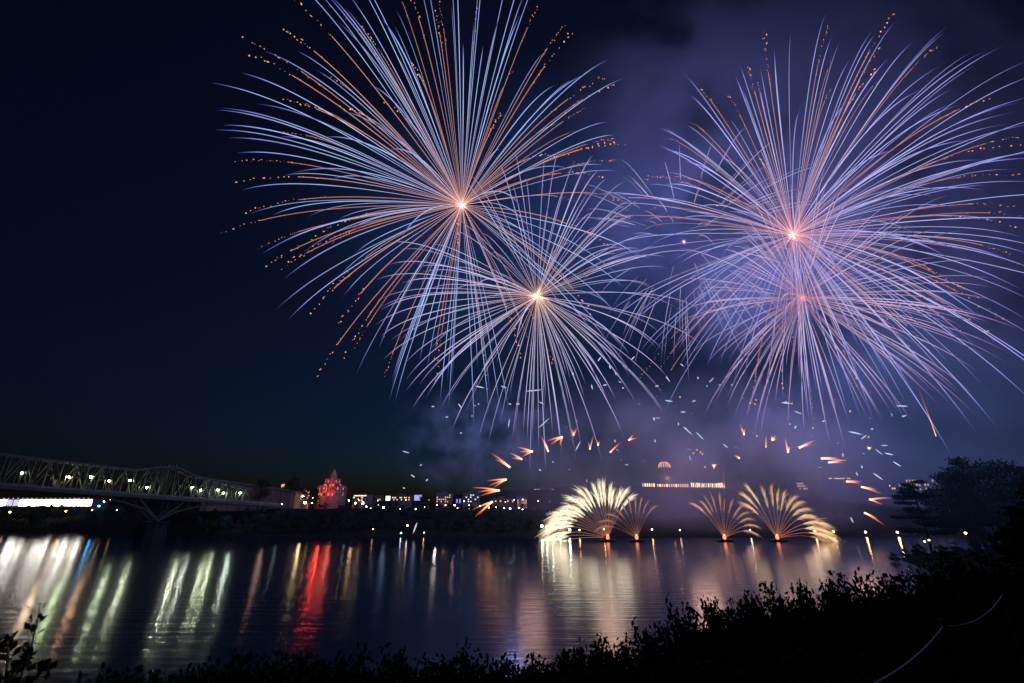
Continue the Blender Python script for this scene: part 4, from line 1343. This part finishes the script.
def shrub(px, py_top, Y, label, group, k=None, wide=1.0):
    k = shrub_rng.randrange(4) if k is None else k
    p = at(px, py_top, Y + 1.0)
    z = near_z(p.x, Y)
    s = max(.2, (p.z - z) / SHH[k] / 1.06)
    w = max(.7, min(s, 1.15)) * wide
    place_tree('bank_shrub', SHK[k], (p.x * Y / (Y + 1.0), Y, z), (w, w, s), shrub_rng.uniform(0, 6.28), label, group, 'shrub', ('foliage', 'stems'))
G1 = 'dark shrubs along the foot of the view'
for px, py in [(95, 668), (125, 664), (150, 668), (175, 662), (200, 657), (228, 655), (252, 650), (277, 640), (300, 652), (322, 648), (345, 650), (368, 645), (392, 652), (412, 656), (432, 648), (466, 640), (484, 653), (505, 658), (525, 656), (548, 650), (570, 640), (590, 632), (60, 676), (400, 660), (455, 655)]:
    shrub(px, py - (9 if px < 560 else 3), 11.5 + shrub_rng.uniform(-1.2, 1.8), 'low dark leafy shrub at the bottom edge before the water', G1)
G2 = 'dark shrubs rising at the right'
for px, py in [(608, 620), (626, 628), (645, 622), (662, 614), (682, 606), (700, 590), (716, 592), (735, 596), (752, 582), (775, 575), (798, 578), (820, 573), (842, 578), (865, 566), (885, 572), (905, 566), (930, 560), (955, 552), (980, 545), (1005, 540), (730, 610), (800, 592), (860, 590), (770, 600), (690, 625), (920, 580)]:
    shrub(px, py, 14.0 + shrub_rng.uniform(-1.5, 2.0), 'tall dark leafy shrub on the right-hand rise before the water', G2, wide=1.15)
# second, nearer row filling the dark corner
G3 = 'nearest dark shrubs on the slope'
for px, py in [(560, 668), (600, 655), (640, 650), (680, 645), (720, 640), (760, 632), (800, 626), (840, 622), (500, 675), (440, 672), (380, 672), (320, 672), (260, 674), (200, 676), (140, 678)]:
    shrub(px, py, 8.5 + shrub_rng.uniform(-.6, .8), 'near dark shrub filling the foreground slope', G3)
for px in range(60, 880, 45):
    shrub(px + shrub_rng.uniform(-12, 12), interp(px, [60, 500, 700, 880], [681, 676, 664, 640]) + shrub_rng.uniform(-4, 6), 6.4 + shrub_rng.uniform(-.5, .6), 'near dark shrub filling the foreground slope', G3, wide=.8)

def long_grass():
    rng = random.Random(19)
    mb = MB()
    for k in range(9000):
        x, y = rng.uniform(1.5, 12), rng.uniform(3.6, 10.5)
        if x < y * .62 - 1.0 and rng.random() < .8: continue
        z = near_z(x, y)
        h = rng.uniform(.12, .42) * (0.6 + .8 * abs(noise.noise(Vector((x * 1.1, y * 1.1, 5)))))
        a = rng.uniform(0, 6.28)
        s_ = Vector((math.cos(a), math.sin(a), 0)) * .007
        l_ = Vector((rng.gauss(0, .35), rng.gauss(0, .35), 0)) * h
        p = Vector((x, y, z - .02))
        i = len(mb.v)
        mb.v += [p - s_, p + s_, p + l_ * .4 + Vector((0, 0, h * .6)) + s_ * .7, p + l_ * .4 + Vector((0, 0, h * .6)) - s_ * .7, p + l_ + Vector((0, 0, h))]
        mb.f += [(i, i + 1, i + 2, i + 3), (i + 3, i + 2, i + 4)]
    tag(mb.build('long_grass', M['leaf']), 'dark rough grass around the rope barrier', 'grass', None, 'stuff')
long_grass()

rt = [make_tree_meshes(91, 5.5, (2.2, 2.0, 2.4), .17, 70, 120, M['leaf'], .12)]
p = at(1034, 497, 15)
z = near_z(p.x, 15)
place_tree('small_tree', rt[0], (p.x, 15, z), ((p.z - z) / 5.5 * .8, (p.z - z) / 5.5 * .8, (p.z - z) / 5.5), .4, 'black dense small tree at the right edge in front of the hazy trees')
p = at(1075, 500, 12.5)
z = near_z(p.x, 12.5)
place_tree('small_tree', rt[0], (p.x, 12.5, z), ((p.z - z) / 5.5,) * 3, 2.1, 'black small tree cut by the right frame edge, nearest the rope')

# leafy sapling at the lower left
def sapling():
    rng = random.Random(12)
    Y = 5.2
    b = at(12, 700, Y)
    z = near_z(b.x, Y)
    base = Vector((b.x, Y, z))
    t = thing('leafy_sapling', 'black sapling with upright leafy twigs at the lower left corner', 'sapling', base)
    tw, lf = MB(), MB()
    for path in ([(8, 720), (20, 680), (33, 640), (41, 602)], [(2, 720), (4, 690), (8, 655), (6, 634)], [(10, 720), (26, 690), (42, 672), (46, 668)], [(-4, 720), (-6, 680), (-2, 650), (0, 640)], [(16, 710), (14, 680), (22, 660), (30, 655)]):
        pts = [at(x, y, Y + rng.uniform(-.15, .15)) - base for x, y in path]
        tw.tube([Vector((0, 0, -.2))] + pts, [.02, .014, .011, .008, .003], n=5)
        for a, c in zip(pts[:-1], pts[1:]):
            for q in range(15):
                p = a.lerp(c, rng.random()) + Vector((rng.gauss(0, .025), rng.gauss(0, .025), rng.gauss(0, .02)))
                leaf_quads(lf, p, .085, rng, up=.5)
    tw.build('twigs', M['bark'], t)
    lf.build('leaves', M['leaf'], t)
sapling()

# rope barrier at the lower right
def rope_fence():
    Y = 5.0
    top = at(944, 626, Y)
    z = near_z(top.x, Y)
    base = Vector((top.x + .07, Y, z))
    t = thing('rope_barrier', 'sagging pale rope strung on a short dark post at the lower right', 'rope barrier', base)
    ax = top - base
    MB().tube([Vector((.0, 0, -.3)), ax * .5, ax + Vector((0, 0, .06))], [.042, .038, .034], n=8).build('post', M['wood'], t)
    p2 = at(1003, 594, 6.6) - base
    z2 = near_z((p2 + base).x, 6.6) - base.z
    MB().tube([Vector((p2.x + .02, p2.y, z2 - .2)), p2 + Vector((0, 0, .05))], [.04, .034], n=8).build('post', M['wood'], t)
    p0 = at(862, 690, 3.6) - base
    rope = MB()
    def sag(a, b, s, n=16):
        return [a.lerp(b, i / n) + Vector((0, 0, -4 * s * (i / n) * (1 - i / n))) for i in range(n + 1)]
    rope.tube(sag(p0, ax, .05), .0075, n=6)
    rope.build('rope', M['rope'], t)
    MB().tube(sag(ax, p2, .10), .0075, n=6).build('rope', M['rope'], t)
rope_fence()

# lamp and lit bushes on the headland
def headland_lamp(px, py, Y, col, st, label):
    p = at(px, py, Y)
    z = near_z(p.x, Y)
    z = min(z, p.z - 2)
    t = thing('path_lamp', label, 'street lamp', (p.x, Y, z))
    h = p.z - z
    MB().tube([Vector((0, .2, -.3)), Vector((0, .2, h + .3))], .07, n=6).build('post', M['post'], t)
    MB().lathe([(.4, h + .22), (.1, h + .45)], 8).build('hood', M['post'], t)
    MB().ball(Vector((0, 0, h)), .3, seg=8, rings=6).build('globe', lit('path_lamp_light', col, st), t, smooth=True)
headland_lamp(965.5, 533, 150, (1, .6, .28), 26, 'orange path lamp on the headland below the hazy trees')
headland_lamp(929, 540, 185, (1, .85, .6), 9, 'small warm lamp at the foot of the pine')
headland_lamp(924.5, 541.5, 188, (.8, .95, .7), 7, 'small pale lamp left of the pine trunk')

# ---------------------------------------------------------------- smoke and haze
def smoke(name, label, centre, rad, dens, col, scale, lo, hi, seed, aniso=0.0, soft=1.0):
    m, nt, out = nodes_of(name + '_volume')
    tc = nt.nodes.new('ShaderNodeTexCoord')
    ln = nt.nodes.new('ShaderNodeVectorMath'); ln.operation = 'LENGTH'
    nt.links.new(tc.outputs['Object'], ln.inputs[0])
    fall = nt.nodes.new('ShaderNodeMapRange')
    fall.interpolation_type = 'SMOOTHSTEP'
    fall.inputs['From Min'].default_value = 0.98
    fall.inputs['From Max'].default_value = 0.98 - soft * .95
    nt.links.new(ln.outputs['Value'], fall.inputs['Value'])
    mp = nt.nodes.new('ShaderNodeMapping')
    mp.inputs['Location'].default_value = (seed * 3.7, seed * 1.3, seed * 2.1)
    mp.inputs['Scale'].default_value = tuple(r / max(rad) for r in rad)
    nt.links.new(tc.outputs['Object'], mp.inputs['Vector'])
    nz = nt.nodes.new('ShaderNodeTexNoise')
    nz.inputs['Scale'].default_value = scale
    nz.inputs['Detail'].default_value = 3.0
    nz.inputs['Roughness'].default_value = 0.55
    nz.inputs['Distortion'].default_value = 0.4
    nt.links.new(mp.outputs[0], nz.inputs['Vector'])
    th = nt.nodes.new('ShaderNodeMapRange')
    th.inputs['From Min'].default_value = lo
    th.inputs['From Max'].default_value = hi
    nt.links.new(nz.outputs['Fac'], th.inputs['Value'])
    mu = nt.nodes.new('ShaderNodeMath'); mu.operation = 'MULTIPLY'
    nt.links.new(th.outputs[0], mu.inputs[0])
    nt.links.new(fall.outputs[0], mu.inputs[1])
    m2 = nt.nodes.new('ShaderNodeMath'); m2.operation = 'MULTIPLY'
    m2.inputs[1].default_value = dens
    nt.links.new(mu.outputs[0], m2.inputs[0])
    pv = nt.nodes.new('ShaderNodeVolumePrincipled')
    pv.inputs['Color'].default_value = tuple(col) + (1,)
    pv.inputs['Anisotropy'].default_value = aniso
    nt.links.new(m2.outputs[0], pv.inputs['Density'])
    nt.links.new(pv.outputs[0], out.inputs['Volume'])
    mb = MB().ball(Vector((0, 0, 0)), 1.0, seg=24, rings=14)
    o = mb.build(name, m)
    o.location = centre
    o.scale = rad
    return tag(o, label, 'smoke', None, 'stuff')
SMOKE = True
if SMOKE:
    c = at(830, 140, 600)
    smoke('smoke_cloud', 'broad thin violet smoke lit by the right-hand bursts', c, (520, 160, 520), .0225, (.80, .78, .94), 3.6, .39, .66, 1, aniso=-.3, soft=.55)
    c = at(700, 470, 385)
    smoke('smoke_column', 'dull rose smoke hanging over the fountains and the hill', c, (215, 60, 100), .0160, (.92, .80, .82), 3.6, .30, .62, 2)
    c = at(485, 440, 400)
    smoke('smoke_puffs', 'torn dark blue smoke puffs left of the fountains', c, (105, 45, 60), .0200, (.62, .78, .90), 4.6, .46, .64, 3)

smoke('drifting_smoke', 'thin blue-grey smoke drifted across the headland trees', at(985, 490, 170), (85, 55, 45), .0007, (.55, .80, .92), 2.0, .25, .60, 5)
smoke('smoke_bank', 'blue-grey bank of smoke low in the sky at the far right', at(1010, 430, 560), (330, 110, 190), .0150, (.66, .84, .90), 2.4, .28, .66, 6, aniso=-.3, soft=.6)
smoke('smoke_veil', 'faint deep blue smoke veil round the largest burst', at(520, 200, 600), (400, 120, 330), .0034, (.30, .66, 1.0), 2.2, .30, .70, 7, aniso=-.2, soft=.7)  # added volume: the sky's deep blue glow is put into its colour
mz, nt, out = nodes_of('night_haze')
pv = nt.nodes.new('ShaderNodeVolumePrincipled')
pv.inputs['Color'].default_value = (.86, .88, .95, 1)
pv.inputs['Density'].default_value = 0.000025
nt.links.new(pv.outputs[0], out.inputs['Volume'])
hz = MB().box((-1040, -140, -4.5), (1040, 1040, 700)).build('haze', mz)
tag(hz, kind='stuff')
